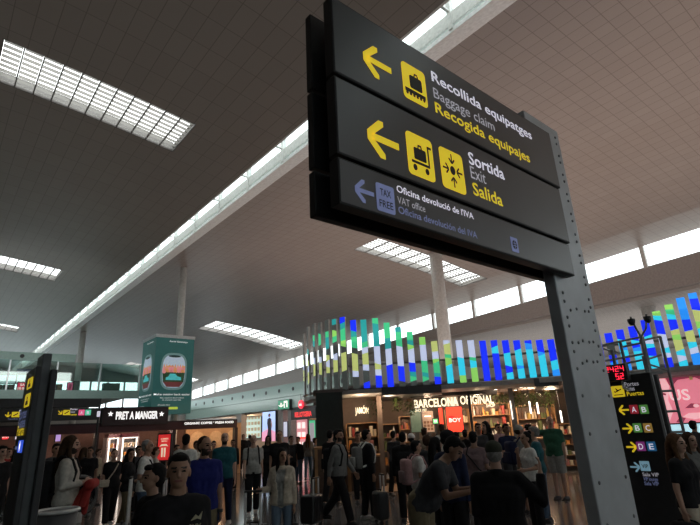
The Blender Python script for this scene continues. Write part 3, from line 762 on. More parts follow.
vpoly('artwork', [circ(.70, .345, .05, 10, .04), [(.42, .12), (.62, .06), (.85, .1), (.8, .2), (.55, .2)]], PINKL, .010)
o = letter(MB(), 'US', VP[0], vx, (0, 0, 1), VWd*.30, VWd*.64, vz0+(vz1-vz0)*.48, (vz1-vz0)*.24, .012, .02).build('lettering', PPALE, vw); o.matrix_parent_inverse = vinv
vpoly('ticker', [[(0, -.22), (1, -.22), (1, -.03), (0, -.03)]], SKYB, .003)
gold = mat('gold_crest', (.7, .52, .2), .4, .5, .2)
vpoly('emblem', [circ(.73, 1.03, .03, 10, .04), [(.70, .9), (.76, .9), (.755, .99), (.705, .99)]], gold, .02)
b = MB()
for x in (651, 712):
    q = gp(x, 17.4); b.box((q.x-.1, q.y-.1, 0), (q.x+.1, q.y+.1, vz0-.3))
o = b.build('leg', DARK, vw); o.matrix_parent_inverse = vinv

# ------------------------------------------------------------------ kiosk shops under the ribbon
WOOD = mat('oak_wood', (.36, .20, .09), .5, scale=6, var=.25); WOODD = mat('dark_wood', (.10, .06, .04), .5, var=.2)
BROWNW = mat('brown_wall', (.16, .12, .095), .7, var=.06); SOFFIT = mat('soffit_brown', (.13, .10, .09), .6)
KWHITE = glow('warm_sign_white', (1.0, .88, .62), 1.5); DISC = glow('lamp_disc', (1, .88, .68), 6.0); TUBEL = glow('lamp_tube', (1, .9, .78), 2.2)
ITEMC = [mat('pack_'+n, c, .5) for n, c in (('red', (.42, .06, .045)), ('cream', (.75, .62, .42)), ('orange', (.7, .28, .06)), ('white', (.75, .72, .68)), ('pink', (.5, .2, .18)), ('gold', (.55, .38, .10)), ('brown', (.25, .12, .06)), ('green', (.14, .17, .06)), ('umber', (.12, .06, .035)))]
def frame_at(p, toward=None):
    """rotation about z that turns local -y towards the eye"""
    return math.atan2(p.y, p.x) - PI/2
def slab(px0, px1, wa, wb, z0, z1):
    mb = MB(); q = [gp(px0, wa), gp(px1, wa), gp(px1, wb), gp(px0, wb)]
    return mb.add([(p.x, p.y, z) for z in (z0, z1) for p in q], [(3,2,1,0),(4,5,6,7),(0,1,5,4),(1,2,6,5),(2,3,7,6),(3,0,4,7)])
RW = math.atan2(-VR.y, VR.x)*-1   # z rotation of the camera-right axis
# kiosk ceiling: dark slab with a warm soffit
tag(slab(314, 720, 16.2, 24, 2.86, 2.96).build('ceiling', SOFFIT), kind='structure')
tag(slab(384, 445, 15.6, 17.0, 2.66, 2.9).build('trim_8', DARK), kind='structure')
tag(slab(540, 565, 15.0, 17.0, 2.66, 2.9).build('trim_9', DARK), kind='structure')
tag(slab(378, 720, 23.5, 23.7, 0, 2.9).build('wall_kiosk', BROWNW), kind='structure')
o = tag(slab(316.5, 343.5, 16.1, 18.5, 0, 2.86).build('wall_dark', mat('dark_green_wall', (.02, .03, .028), .6)), kind='structure')
tag(slab(343.5, 379, 17.5, 17.8, 0, 2.86).build('wall_brown', BROWNW), kind='structure')
tag(slab(378, 383, 16.6, 17.8, 0, 2.86).build('pillar_brown', BROWNW), kind='structure')
tag(slab(512, 517, 17.2, 17.6, 0, 2.86).build('pillar_grey', mat('pillar_grey', (.30, .27, .25), .6)), kind='structure')
tag(slab(470.5, 473, 16.6, 16.8, 0, 2.86).build('pillar_thin', DARK), kind='structure')
# JAMON sign
js = empty('shop_sign', tuple(gp(361, 17.5, zy(361, 408, 17.5))), 0, 'white glowing JAMÓN letters on the brown kiosk wall', 'sign')
pj = gp(356, 17.44); qj = gp(374.5, 17.44); ex = (qj-pj); lw = ex.length; ex.normalize()
o = letter(MB(), 'JAMÓN', pj, ex, (0, 0, 1), 0, lw*.73, zy(361, 413.5, 17.44), .21, .02, .02).build('lettering', KWHITE, js); o.matrix_parent_inverse = js.matrix_basis.inverted()

def shelf_unit(px0, px1, wd, z1, rows, label, group, per, depth=.35, mats=ITEMC, stock='product_box', zb=.15, slabel=None, frame=WOOD):
    a, c = gp(px0, wd), gp(px1, wd); L = (c-a).length; mid = (a+c)/2; ex = (c-a).normalized(); rz = math.atan2(ex.y, ex.x)
    t = empty('display_shelf', tuple(mid), rz, label, 'shelf')
    for s in (-1, 1): MB().box((s*L/2-.02, 0, 0), (s*L/2+.02, depth, z1)).build('side_panel', frame, t)
    MB().box((-L/2, depth-.02, 0), (L/2, depth, z1)).build('back_panel', BROWNW, t)
    for r in range(rows+1):
        z = zb+(z1-zb-.02)*r/rows; MB().box((-L/2+.02, .0, z), (L/2-.02, depth-.02, z+.03)).build('shelf', frame, t)
    R_ = Matrix.Rotation(rz, 3, 'Z')
    proto = {}
    for r in range(rows):
        z = zb+(z1-zb-.02)*r/rows+.031; hmax = (z1-zb)/rows-.07; x = -L/2+.05
        step = (L-.1)/per
        for k in range(per):
            wv = step*random.uniform(.62, .92); hv = hmax*random.choice((.35, .5, .62, .8, .92))*random.uniform(.9, 1.05); dv = random.uniform(.12, .2)
            kind = random.choice(('product_box', 'bottle')) if stock == 'mix' else stock
            key = (kind, random.randrange(len(mats)))
            if key not in proto:
                mb = MB()
                if kind == 'bottle':
                    mb.cyl((0, 0, 0), (0, 0, .62), .5, 12); mb.capsule((0, 0, .62), (0, 0, .78), .5, .18, 12, False); mb.cyl((0, 0, .78), (0, 0, 1), .18, 12)
                else:
                    mb.rbox((-.5, -.5, 0), (.5, .5, 1), .04); mb.box((-.38, -.505, .45), (.38, -.5, .85))
                proto[key] = mb.mesh(kind, mats[key[1]])
            o = bpy.data.objects.new(kind, proto[key]); C.objects.link(o)
            o.scale = (wv, dv, hv) if kind != 'bottle' else (min(wv, .09), min(wv, .09), hv)
            o.location = mid + R_ @ Vector((x+step*(k+.5), .03+dv/2+.01, z)); o.rotation_euler = (0, 0, rz)
            tag(o, (slabel or 'small packaged product on ') + group, 'box' if kind != 'bottle' else 'bottle', ('boxes on ' if kind != 'bottle' else 'bottles on ')+group)
            if kind == 'bottle': o['label'] = 'small bottle standing on ' + group
    return t
shelf_unit(346.5, 378, 16.9, zy(360, 423, 16.9), 4, 'lit shelf of red packages under the JAMÓN letters', 'the lit shelf under the JAMÓN letters', 8, mats=[ITEMC[0], ITEMC[4], ITEMC[1], ITEMC[0], ITEMC[2]])
shelf_unit(381.5, 400, 17.0, zy(390, 424, 17), 4, 'oak shelf of jars and boxes right of the JAMÓN kiosk wall', 'the oak shelf right of the JAMÓN wall', 5, stock='mix')
shelf_unit(446, 470, 21.5, 2.3, 4, 'tall shelf behind the red screen in the souvenir shop', 'the tall shelf behind the red screen', 8, stock='mix')
shelf_unit(473, 511, 21.0, 2.45, 5, 'wide lit souvenir shelf right of the red screen', 'the wide shelf right of the red screen', 11, stock='mix')
shelf_unit(518, 556, 21.0, 2.3, 4, 'souvenir shelf behind the man in the green polo', 'the shelf behind the green polo man', 11, stock='mix')
shelf_unit(557, 592, 18.5, 1.55, 4, 'low stacked shelf beside the steel sign post', 'the low shelf beside the steel sign post', 8)
shelf_unit(596, 634, 19.0, 2.2, 4, 'shelf glimpsed between steel sign post and gate sign', 'the shelf between sign post and gate sign', 8, stock='mix')
shelf_unit(400, 411, 20.5, 2.1, 4, 'narrow shelf left of the green panel in the souvenir shop', 'the narrow shelf left of the green panel', 5, stock='mix')
def counter(px0, px1, wa, wb, z, label, m=WOOD):
    c = (gp(px0, wa)+gp(px1, wb))/2; t = empty('counter', tuple(c), 0, label, 'counter'); i = Matrix.Translation(-c)
    o = slab(px0, px1, wa, wb, 0, z-.05).build('body', WOODD, t); o.matrix_parent_inverse = i
    o = slab(px0-.6, px1+.6, wa-.06, wb, z-.05, z).build('worktop', m, t); o.matrix_parent_inverse = i
    o = slab(px0, px0+3, wa-.04, wb, 0, z-.05).build('end_panel', WOOD, t); o.matrix_parent_inverse = i
counter(314, 345, 14.9, 15.9, 1.28, 'dark wooden counter with oak end in front of the dark kiosk wall')
counter(346, 378, 15.6, 16.3, .98, 'serving counter below the JAMÓN shelf')
counter(520, 551, 17.8, 18.6, 1.15, 'oak till counter behind the tourists in the souvenir shop')
tag(slab(346, 400, 15.2, 17.4, .0, .02).build('floor_timber', mat('pale_floor', (.42, .30, .2), .3)), kind='structure')
# curved shop name
bs = empty('shop_sign', tuple(gp(457, 18, 2.2)), 0, 'long lit shop name on a curved dark band in the kiosk centre', 'sign')
bi = bs.matrix_basis.inverted(); bi = Matrix.Translation(-gp(457, 18, 2.2))
def arcpt(px, up):       # gently curved band bulging towards the hall
    u = (px-457)/44; return gp(px, 17.6+.5*u*u, up)
zb0, zb1 = zy(457, 412.5, 17.6), zy(457, 394.5, 17.6)
mb = MB(); N = 24
for k in range(N):
    a, c = arcpt(413+88*k/N, 0), arcpt(413+88*(k+1)/N, 0); aw, cw = a+VW*.12, c+VW*.12
    for z0, z1 in ((zb1-.02, zb1+.14),):
        mb.add([(p.x, p.y, z) for z in (z0, z1) for p in (a, c, cw, aw)], [(3,2,1,0),(4,5,6,7),(0,1,5,4),(2,3,7,6)])
o = mb.build('band', DARK, bs); o.matrix_parent_inverse = bi
def bend(x, z):
    p = arcpt(x, z); return p-VW*.03
def blet(body, x0, x1, ybase, cap, bold):
    o = letter(MB(), body, (0, 0, 0), (1, 0, 0), (0, 0, 1), x0, x1, zy(457, ybase, 17.6), cap, 0, bold, bend).build('lettering', KWHITE, bs); o.matrix_parent_inverse = bi
blet('BARCELONA', 416, 460.5, 405.5, .28, .02); blet('ORIGINAL', 462.5, 496, 404.5, .28, .02); blet('SINCE 1907', 416, 428, 409.5, .09, .01); blet('SHOP', 488, 497, 408.5, .12, .01)
# red screen with white lettering, green panel, beige stand
def board(px0, px1, y0, y1, wd, m, name, label, cat, th=.08, stand=True):
    a, c = gp(px0, wd), gp(px1, wd); z1, z0 = zy((px0+px1)/2, y0, wd), zy((px0+px1)/2, y1, wd); mid = (a+c)/2
    t = empty(name, (mid.x, mid.y, 0), 0, label, cat); i = Matrix.Translation((-mid.x, -mid.y, 0))
    ex = (c-a); L = ex.length; ex.normalize()
    o = MB().prism([(-.03, z0-.03), (L+.03, z0-.03), (L+.03, z1+.03), (-.03, z1+.03)], a, ex, (0, 0, 1), -th, -.004).build('case', DARK, t); o.matrix_parent_inverse = i
    o = MB().prism([(0, z0), (L, z0), (L, z1), (0, z1)], a, ex, (0, 0, 1), -.004, .002).build('display', m, t); o.matrix_parent_inverse = i
    if stand:
        o = MB().prism([(L*.3, 0), (L*.7, 0), (L*.7, z0), (L*.3, z0)], a, ex, (0, 0, 1), -th, -.02).build('stand', DARK, t); o.matrix_parent_inverse = i
    def art(name_, polys, m_, d=.004):
        q = MB()
        for p_ in polys: q.prism([(x*L, z0+y*(z1-z0)) for x, y in p_], a, ex, (0, 0, 1), d, d+.003)
        o_ = q.build(name_, m_, t); o_.matrix_parent_inverse = i
    def words(body, m_, x0, x1, y, s, d=.006):
        o_ = letter(MB(), body, a, ex, (0, 0, 1), x0*L, x1*L, z0+y*(z1-z0), s*(z1-z0), d, .02).build('lettering', m_, t); o_.matrix_parent_inverse = i
    return art, words
REDS = glow('screen_red', (.95, .06, .03), 1.0); REDSD = glow('screen_dark_red', (.5, .02, .02), .8); SW = glow('screen_white', (1, .9, .85), 1.0)
art, words = board(447.5, 463, 407, 432, 18.6, REDS, 'advertising_screen', 'bright red upright screen with white BOY lettering in the souvenir shop', 'screen')
words('BOY', SW, .12, .9, .40, .16); art('artwork', [[(.05, .62), (.3, .55), (.55, .6), (.3, .66)]], REDSD)
art, words = board(440, 443.5, 408, 431, 18.9, REDS, 'advertising_screen', 'narrow red illuminated strip left of the BOY screen', 'screen')
art('artwork', [[(.1, .1), (.9, .1), (.9, .2), (.1, .2)]], SW)
art, words = board(411.5, 421.5, 409.5, 432, 19.0, mat('sage_panel', (.09, .16, .13), .6, emit=.12), 'info_stand', 'tall sage green panel left of the beige stand in the souvenir shop', 'panel')
BEIGEP = mat('beige_panel', (.45, .32, .24), .6, emit=.3)
art, words = board(423, 434, 411, 432, 19.2, BEIGEP, 'info_stand', 'beige panel stand with small goods under the shop name', 'panel')
art('artwork', [[(.08+.3*i, .08+.16*j), (.3+.3*i, .08+.16*j), (.3+.3*i, .2+.16*j), (.08+.3*i, .2+.16*j)] for i in range(3) for j in range(3)], ITEMC[6]); art('artwork', [[(.2, .72), (.8, .72), (.8, .78), (.2, .78)]], SW)
art, words = board(433.5, 438, 419, 423.5, 18.5, glow('mini_green', (.15, .6, .25), .9), 'exit_sign', 'tiny green lit sign left of the red screen', 'sign', .03, True)
art('artwork', [[(.2, .3), (.8, .3), (.8, .7), (.2, .7)]], SW)
# vertical lamp tubes, ceiling downlights, lamps
for px, y0, y1, wd, lab in ((532, 400.5, 414, 18.2, 'left one of two white light tubes over the till'), (539.5, 402, 414.5, 18.2, 'right one of two white light tubes over the till'), (561.5, 410, 423, 17.4, 'upright white light tube beside the steel sign post'), (513, 400, 420, 17.17, 'warm light strip up the grey kiosk pillar')):
    z1, z0 = zy(px, y0, wd), zy(px, y1, wd); p = gp(px, wd)
    t = empty('light_tube', (p.x, p.y, z0), 0, lab, 'lamp', 'upright light tubes in the souvenir shop'); MB().cyl((0, 0, .02), (0, 0, z1-z0-.02), .03 if px != 513 else .015, 10).build('tube', TUBEL, t)
    MB().cyl((0, 0, 0), (0, 0, .02), .035, 10).build('cap', DARK, t); MB().cyl((0, 0, z1-z0-.02), (0, 0, 2.86-z0 if px != 513 else z1-z0), .012, 8).build('rod', DARK, t)
dl = MB(); dl.cyl((0, 0, -.05), (0, 0, 0), .07, 14); dlm = dl.mesh('can', DARK)
dd = MB(); dd.cyl((0, 0, -.056), (0, 0, -.05), .055, 14); ddm = dd.mesh('lens', DISC)
first = None
for k, (px, wd) in enumerate([(392, 16.8), (399, 16.5), (405, 17.5), (413, 17.0), (424, 16.6), (458, 17.2), (466, 16.7), (479, 17.0), (492, 16.6), (500, 18), (506, 17), (520, 19), (526, 17.5), (538, 17.2), (542, 19.4), (548, 18.2), (553, 17.0), (350, 16.9), (366, 16.9), (575, 17), (610, 17), (630, 18)]):
    p = gp(px, wd); 
    if first is None:
        t = empty('downlight', (p.x, p.y, 2.86)); o = bpy.data.objects.new('can', dlm); C.objects.link(o); o.parent = t
        o = bpy.data.objects.new('lens', ddm); C.objects.link(o); o.parent = t; first = t
    else: t = copy_tree(first); t.location = (p.x, p.y, 2.86)
    tag(t, 'small round downlight in the brown kiosk soffit', 'lamp', 'downlights in the kiosk soffit')
for px, wd, z, pw in ((361, 16.3, 2.5, 9), (391, 16.3, 2.5, 12), (430, 18, 2.6, 26), (480, 18.5, 2.6, 34), (485, 20.3, 2.4, 16), (535, 19.5, 2.5, 34), (555, 17.3, 2.5, 20), (610, 18, 2.5, 20), (455, 20.5, 2.4, 22), (400, 19.5, 2.4, 14)):
    p = gp(px, wd, z); lamp(tuple(p), pw*2.8, (1, .70, .46), .15)
# hanging plants
LEAFG = mat('leaf_green', (.055, .085, .02), .6, var=.4); POT = mat('basket_brown', (.12, .07, .03), .8)
def hanging(px, wd, ztop, n, spread, drop, label):
    p = gp(px, wd); t = empty('hanging_plant', (p.x, p.y, ztop), 0, label, 'plant', None)
    lf = MB(); rr = random.Random(px)
    for _ in range(n):
        th = rr.uniform(0, 2*PI); r0 = spread*math.sqrt(rr.random()); z = -.06-drop*rr.random()**1.4; s = rr.uniform(.05, .11); c = Vector((r0*math.cos(th), r0*math.sin(th), z))
        d = Vector((math.cos(th), math.sin(th), -1.0)).normalized(); e = Vector((-math.sin(th), math.cos(th), rr.uniform(-.5, .5))).normalized()
        lf.add([c, c+d*s*.5+e*s*.3, c+d*s, c+d*s*.5-e*s*.3], [(0, 1, 2, 3)])
    lf.build('foliage', LEAFG, t); MB().capsule((0, 0, -.12), (0, 0, 0), spread*.35, spread*.5, 12, False).build('basket', POT, t)
    MB().cyl((0, 0, 0), (0, 0, max(.02, 2.86-ztop)), .008, 6).build('cord', BLACK, t)
hanging(376.5, 17.3, 2.72, 160, .28, .55, 'trailing plant hanging at the corner of the JAMÓN wall')
hanging(399, 17.0, 2.72, 160, .2, .4, 'trailing plant by the left end of the lit shop name')
hanging(411.5, 17.6, 2.62, 140, .2, .45, 'trailing plant against the first letter of the shop name')
hanging(504, 18.4, 2.72, 200, .3, .35, 'trailing plant over the right end of the shop name')
hanging(522, 18.4, 2.76, 260, .28, .5, 'bushy hanging plant right of the grey kiosk pillar')
hanging(537, 18.8, 2.76, 260, .28, .45, 'bushy hanging plant above the two light tubes')
hanging(551, 18.3, 2.76, 220, .28, .55, 'bushy hanging plant above the man in green')

# ------------------------------------------------------------------ sandwich shop and signs on the left
MAROON = mat('maroon', (.06, .010, .016), .5); MAROOND = mat('maroon_dark', (.03, .012, .016), .55)
YP = 20.0
def Pp(x, y, Y=YP): p = atY(x, y, Y); return p.x, p.z
(fx0, fz1), (fx1, fz0) = Pp(-60, 424.5), Pp(240, 426)
sf = empty('sandwich_shop', (5.0, YP, 0), 0, 'maroon sandwich shop front with white lettered name board', 'shop'); fi = Matrix.Translation((-5, -YP, 0))
def fpar(o, p=None): o.parent = p or sf; o.matrix_parent_inverse = fi if p is None else Matrix(); return o
fpar(MB().box((0, YP, 2.02), (10.3, YP+.25, 2.30)).build('fascia', MAROON))
(sx0, sz1), (sx1, sz0) = Pp(102.5, 407.5), Pp(166.5, 424)
nb_ = fpar(MB().box((sx0, YP-.12, sz0), (sx1, YP+.2, sz1)).build('name_board', MAROOND))
SGN = glow('pret_white', (1, .97, .95), 1.1)
def pl_txt(body, p0, p1, cap, m=SGN, Y=YP-.12, par=None, bold=.03, base=None):
    (xa, za), (xb, _) = Pp(*p0, Y), Pp(*p1, Y); return txt('lettering', body, m, par, Vector((0, Y, 0)), (1, 0, 0), (0, 0, 1), xa, xb, za if base is None else base, cap, .01, bold)
fpar(pl_txt('PRET A MANGER', (115.5, 419.3), (157.5, 418), .27))
st = MB()
for px in (110.5, 161.5):
    cx, cz = Pp(px, 414, YP-.12); st.prism([(cx+(.10 if k % 2 == 0 else .042)*math.sin(2*PI*k/10), cz+(.10 if k % 2 == 0 else .042)*math.cos(2*PI*k/10)) for k in range(10)], (0, YP-.12, 0), (1, 0, 0), (0, 0, 1), .004, .012)
fpar(st.build('stars', SGN))
for X in (0.1, 4.78, 7.55, 10.2): fpar(MB().box((X, YP, 0), (X+.14, YP+.2, 2.02)).build('pillar', MAROOND))
fpar(MB().box((0, YP, 2.3), (10.3, YP+3.5, 2.36)).build('roof', MAROOND)); fpar(MB().box((0, YP+3.4, 0), (10.3, YP+3.5, 2.3)).build('back_wall', mat('shop_back', (.22, .13, .11), .7)))
p_, _ = Pp(184, 421.5); p2, zz_ = Pp(233, 423)
fpar(MB().box((p_-.05, YP-.05, zz_-.03), (p2+.05, YP-.02, zz_+.13)).build('strip_sign', MAROOND)); fpar(txt('lettering', 'ORGANIC COFFEE * FRESH FOOD', SGN, None, Vector((0, YP-.05, 0)), (1, 0, 0), (0, 0, 1), p_, p2, zz_, .085, .006, .03))
# lit fridges with food
def fridge(x0, x1, Y, z1, label, col, n, group):
    t = empty('food_fridge', ((x0+x1)/2, Y, 0), 0, label, 'fridge'); L = x1-x0
    MB().box((-L/2, .5, 0), (L/2, .55, z1)).build('back_panel', mat('fridge_white', (.7, .62, .6), .5), t)
    for s in (-1, 1): MB().box((s*L/2-.03, 0, 0), (s*L/2+.03, .55, z1)).build('side_panel', mat('fridge_grey', (.3, .28, .28), .5), t)
    MB().box((-L/2, 0, z1), (L/2, .55, z1+.12)).build('header', MAROON, t); MB().box((-L/2+.03, .02, z1-.05), (L/2-.03, .06, z1-.02)).build('light_strip', TUBEL, t)
    for s in (-1, 1): MB().box((s*(L/2-.06)-.02, .0, .3), (s*(L/2-.06)+.02, .02, z1-.06)).build('light_strip', TUBEL, t)
    proto = {}
    for r in range(5):
        z = .25+r*(z1-.35)/5; MB().box((-L/2+.03, .05, z), (L/2-.03, .5, z+.02)).build('shelf', ALU, t)
        for k in range(n):
            key = random.randrange(6)
            if key not in proto: proto[key] = MB().rbox((-.06, -.06, 0), (.06, .06, .17), .02).mesh('food_pack', ITEMC[key])
            o = bpy.data.objects.new('food_pack', proto[key]); C.objects.link(o); o.location = ((x0+x1)/2-L/2+.12+(L-.24)*k/(n-1), Y+.2, z+.021); o.scale = (min(1, (L-.24)/(n-1)*.8/.12), 1, random.uniform(.7, 1.1))
            tag(o, 'small food pack in ' + group, 'food', 'food packs in '+group)
(a, _), (c, _) = Pp(108, 440, YP+1.2), Pp(133, 440, YP+1.2)
fridge(a, a+(c-a)*.46, YP+1.2, 1.85, 'lit open fridge under the first letters of the maroon name board', (1, .7, .6), 5, 'the fridge under the first name-board letters')
fridge(a+(c-a)*.54, c+.2, YP+1.2, 1.85, 'lit open fridge under the middle of the maroon name board', (1, .7, .6), 5, 'the fridge under the middle of the name board')
for x, y_, z, pw, col in ((5.8, YP+.6, 2.1, 34, (1, .68, .55)), (7.0, YP+.6, 2.1, 26, (1, .68, .55)), (3.3, YP+1.5, 2.1, 18, (1, .62, .42)), (1.2, YP+1.5, 2.1, 18, (1, .6, .45)), (9.0, YP+2, 2.1, 24, (1, .66, .4))): lamp((x, y_, z), pw, col)
# coffee bar wall with two arches
ARCH = mat('arch_wall', (.50, .30, .17), .7, var=.1); NICHE = mat('niche_wall', (.62, .42, .26), .7)
YA = YP+2.9
aw = empty('arched_wall', (9.0, YA, 0), 0, 'warm plaster wall with two lit arches behind the man in white', 'wall panel'); ai = Matrix.Translation((-9, -YA, 0))
(ax0, _), (ax1, _) = Pp(186, 440, YA), Pp(239, 440, YA)
mb = MB(); mb.box((ax0, YA, 0), (ax1+.1, YA+.2, 2.28)); o = mb.build('panel', ARCH, aw); o.matrix_parent_inverse = ai
for px0, px1 in ((190, 204), (209, 222), (227, 237)):
    (xa, _), (xb, _) = Pp(px0, 440, YA), Pp(px1, 440, YA); r = (xb-xa)/2; zc = 1.95-r
    pts = [(xa, .05), (xb, .05)]+[((xa+xb)/2+r*math.cos(PI*k/14), zc+r*math.sin(PI*k/14)) for k in range(15)]
    o = MB().prism(pts, (0, YA, 0), (1, 0, 0), (0, 0, 1), .002, .03).build('arch', NICHE, aw); o.matrix_parent_inverse = ai
    lamp(((xa+xb)/2, YA-.5, 1.9), 5, (1, .66, .36), .1)
# cafe wall with small wall lamp, screens
def panel(px0, px1, y0, y1, Y, m, name, label, cat, th=.06, group=None):
    (xa, z1), (xb, z0) = Pp(px0, y0, Y), Pp(px1, y1, Y); xa2 = Pp(px0, y1, Y)[0]
    t = empty(name, ((xa+xb)/2, Y, z0), 0, label, cat, group)
    i = Matrix.Translation((-(xa+xb)/2, -Y, -z0))
    o = MB().box((xa, Y, z0), (xb, Y+th, z1)).build('case', DARK, t); o.matrix_parent_inverse = i
    o = MB().box((xa+.03, Y-.006, z0+.03), (xb-.03, Y, z1-.03)).build('display', m, t); o.matrix_parent_inverse = i
    def art(polys, m_, d=.008, nm='artwork'):
        q = MB()
        for p_ in polys: q.prism([(xa+x*(xb-xa), z0+y*(z1-z0)) for x, y in p_], (0, Y, 0), (1, 0, 0), (0, 0, 1), d, d+.003)
        o_ = q.build(nm, m_, t); o_.matrix_parent_inverse = i
    def words(body, m_, x0, x1, y, s):
        o_ = txt('lettering', body, m_, t, Vector((0, Y, 0)), (1, 0, 0), (0, 0, 1), xa+x0*(xb-xa), xa+x1*(xb-xa), z0+y*(z1-z0), s*(z1-z0), .013, .02); o_.matrix_parent_inverse = i
    return art, words
VIO = glow('screen_violet', (.35, .25, .6), .7); PALES = glow('screen_pale', (.6, .6, .75), .7)
panel(56, 61, 429, 442, YP+2.6, VIO, 'menu_screen', 'small violet screen on the cafe wall right of the sign pillar', 'screen')
panel(22, 27, 434, 446, YP+2.6, VIO, 'menu_screen', 'violet screen just left of the sign pillar', 'screen')
panel(15, 19.5, 432, 440, YP+2.6, PALES, 'menu_screen', 'pale screen in the cafe far left', 'screen')
art, words = panel(2, 9, 433, 440, YP+2.4, glow('neon_red', (.8, .04, .05), .9), 'lit_sign', 'red glowing sign at the far left edge of the cafe', 'sign'); words('OPEN', SW, .1, .9, .35, .3)
p = atY(71, 430, YP+1.5); t = empty('wall_lamp', tuple(p), 0, 'bright bare bulb lamp in the cafe behind the red jacket man', 'lamp')
MB().ell((0, 0, 0), (.06, .06, .07), 12, 8).build('bulb', glow('bulb', (1, .85, .65), 9), t, True); MB().cyl((0, 0, .06), (0, 0, 2.3-p.z), .012, 8).build('cord', BLACK, t); lamp((p.x, p.y-.2, p.z-.1), 9, (1, .75, .5), .05)
# direction boards above the cafe
YD = 19.0
db = empty('direction_board', (1.5, YD, 0), 0, 'black two-tier gate direction board above the cafe, on thin posts', 'sign'); di = Matrix.Translation((-1.5, -YD, 0))
def dpar(o, p=None):
    o.parent = p or db; o.matrix_parent_inverse = di if p is None else Matrix(); return o
dx0, (dx1, _) = -2.6, Pp(100.5, 410, YD)
zt = Pp(60, 398.5, YD)[1]; zm_ = Pp(60, 408, YD)[1]; zl_ = Pp(60, 420.5, YD)[1]
up = dpar(MB().rbox((dx0, YD, zm_+.02), (dx1, YD+.2, zt), .01).build('upper_board', DARK)); lo = dpar(MB().rbox((dx0, YD, zl_), (dx1, YD+.2, zm_-.01), .01).build('lower_board', DARK))
for X in (dx1-.02, -1.2): dpar(MB().cyl((X, YD+.1, 0), (X, YD+.1, zt), .035, 10).build('pole', DARK))
def dpoly(polys, m, nm, d=.003): mb = MB(); [mb.prism(q, (0, YD, 0), (1, 0, 0), (0, 0, 1), d, d+.003) for q in polys]; return dpar(mb.build(nm, m))
def D(px, py): return Pp(px, py, YD)
for px_a, px_p, py, ang, words_ in ((8, 15.5, 414.5, -90, (18.5, 27)), (60, 66.5, 412.5, -45, (70, 77))):
    x, z = D(px_a, py); dpoly(arrow(x, z, .15, ang), YEL, 'arrow'); x, z = D(px_p, py); dpoly([rrect(x-.10, z-.08, x+.10, z+.08, .015)], YEL, 'pictogram'); dpoly([[(x-.07, z-.03), (x+.06, z+.05), (x+.07, z+.02), (x-.04, z-.05)]], SIGNE, 'pictogram_symbol', .0065)
    xa, xb = D(words_[0], py)[0], D(words_[1], py)[0]
    for k, (wd_, m_) in enumerate((('Portes', SWHITE), ('Gates', SGREY), ('Puertas', YEL))): dpar(txt('lettering', wd_, m_, None, Vector((0, YD, 0)), (1, 0, 0), (0, 0, 1), xa, xb-(.06 if k == 1 else 0), z+.075-.085*k, .06, .004, .02))
for px, l, m_ in ((81.5, 'A', glow('tile_pink', (.75, .12, .25), .8)), (88, 'B', glow('tile_mint', (.1, .5, .32), .8))):
    x, z = D(px, 412.5); dpoly([rrect(x-.09, z-.09, x+.09, z+.09, .01)], m_, 'gate_tile'); dpar(txt('lettering', l, SWHITE, None, Vector((0, YD, 0)), (1, 0, 0), (0, 0, 1), x-.035, x+.035, z-.045, .09, .0075, .02))
x, z = D(30, 419); dpar(txt('lettering', 'Recollida equipatges', SBLUE, None, Vector((0, YD, 0)), (1, 0, 0), (0, 0, 1), D(8, 419)[0], D(30, 419)[0], D(20, 419.4)[1], .045, .004, .01))
x, z = D(98.5, 414); dpoly([rrect(x-.05, z-.09, x+.05, z+.09, .01)], SWHITE, 'pictogram')
# red poster stand near the shop
art, words = board(158.5, 170.5, 434.5, 460, 14.0, glow('poster_red', (.62, .03, .03), .75), 'poster_stand', 'upright red illuminated menu poster behind the man in the white T-shirt', 'poster')
CREAM = glow('poster_cream', (.9, .7, .5), .7)
words('SUMMER', CREAM, .2, .85, .80, .06); words('MENU', CREAM, .28, .75, .71, .06); art('artwork', [[(.12, .52), (.3, .62), (.7, .62), (.88, .52), (.7, .55), (.3, .55)], [(.32, .12), (.44, .12), (.46, .48), (.30, .48)], [(.54, .12), (.66, .12), (.68, .48), (.52, .48)]], CREAM)
art('artwork', [[(.05, .02), (.95, .02), (.95, .06), (.05, .06)]], REDSD)

# ------------------------------------------------------------------ upper-floor shops behind the balcony glass
YU = 29.5
tag(MB().box((-24, YU+1.5, 4.1), (2.0, YU+1.7, 7.0)).build('wall_upper', mat('upper_wall', (.42, .44, .43), .7)), kind='structure')
art, words = panel(17.5, 30.5, 382, 393, YU-.6, glow('promo_red', (.85, .02, .08), .9), 'promotion_banner', 'red promotion banner with a price behind the upper balcony glass', 'banner'); words('19,99', SW, .08, .62, .2, .35); words('SALE', SW, .2, .8, .65, .22)
panel(17, 38, 368.5, 374, YU+1.4, mat('navy_panel', (.03, .05, .16), .5, emit=.15), 'shop_fascia', 'navy shop fascia on the upper floor above the pale windows', 'panel')
for k, x in enumerate((-2, 7.5, 17, 26.5)): panel(x, x+8, 374.5, 384, YU+1.4, glow('upper_window', (.62, .76, .80), .5), 'light_box', ('pale blue lit panel on the upper floor, farthest left', 'pale blue lit panel on the upper floor, second along', 'pale blue lit panel on the upper floor, directly above the red banner', 'pale blue lit panel on the upper floor next to the dark sign pillar')[k], 'panel')
BOXB = mat('box_brown', (.22, .13, .10), .6)
for k, x in enumerate((-3, 3.5, 9)):
    panel(x, x+4.3, 384.5, 392, YU+.6, BOXB, 'storage_cabinet', ('brown cabinet on the upper floor, farthest left', 'brown cabinet on the upper floor, in the middle of three', 'brown cabinet on the upper floor next to the red banner')[k], 'cabinet', .4)
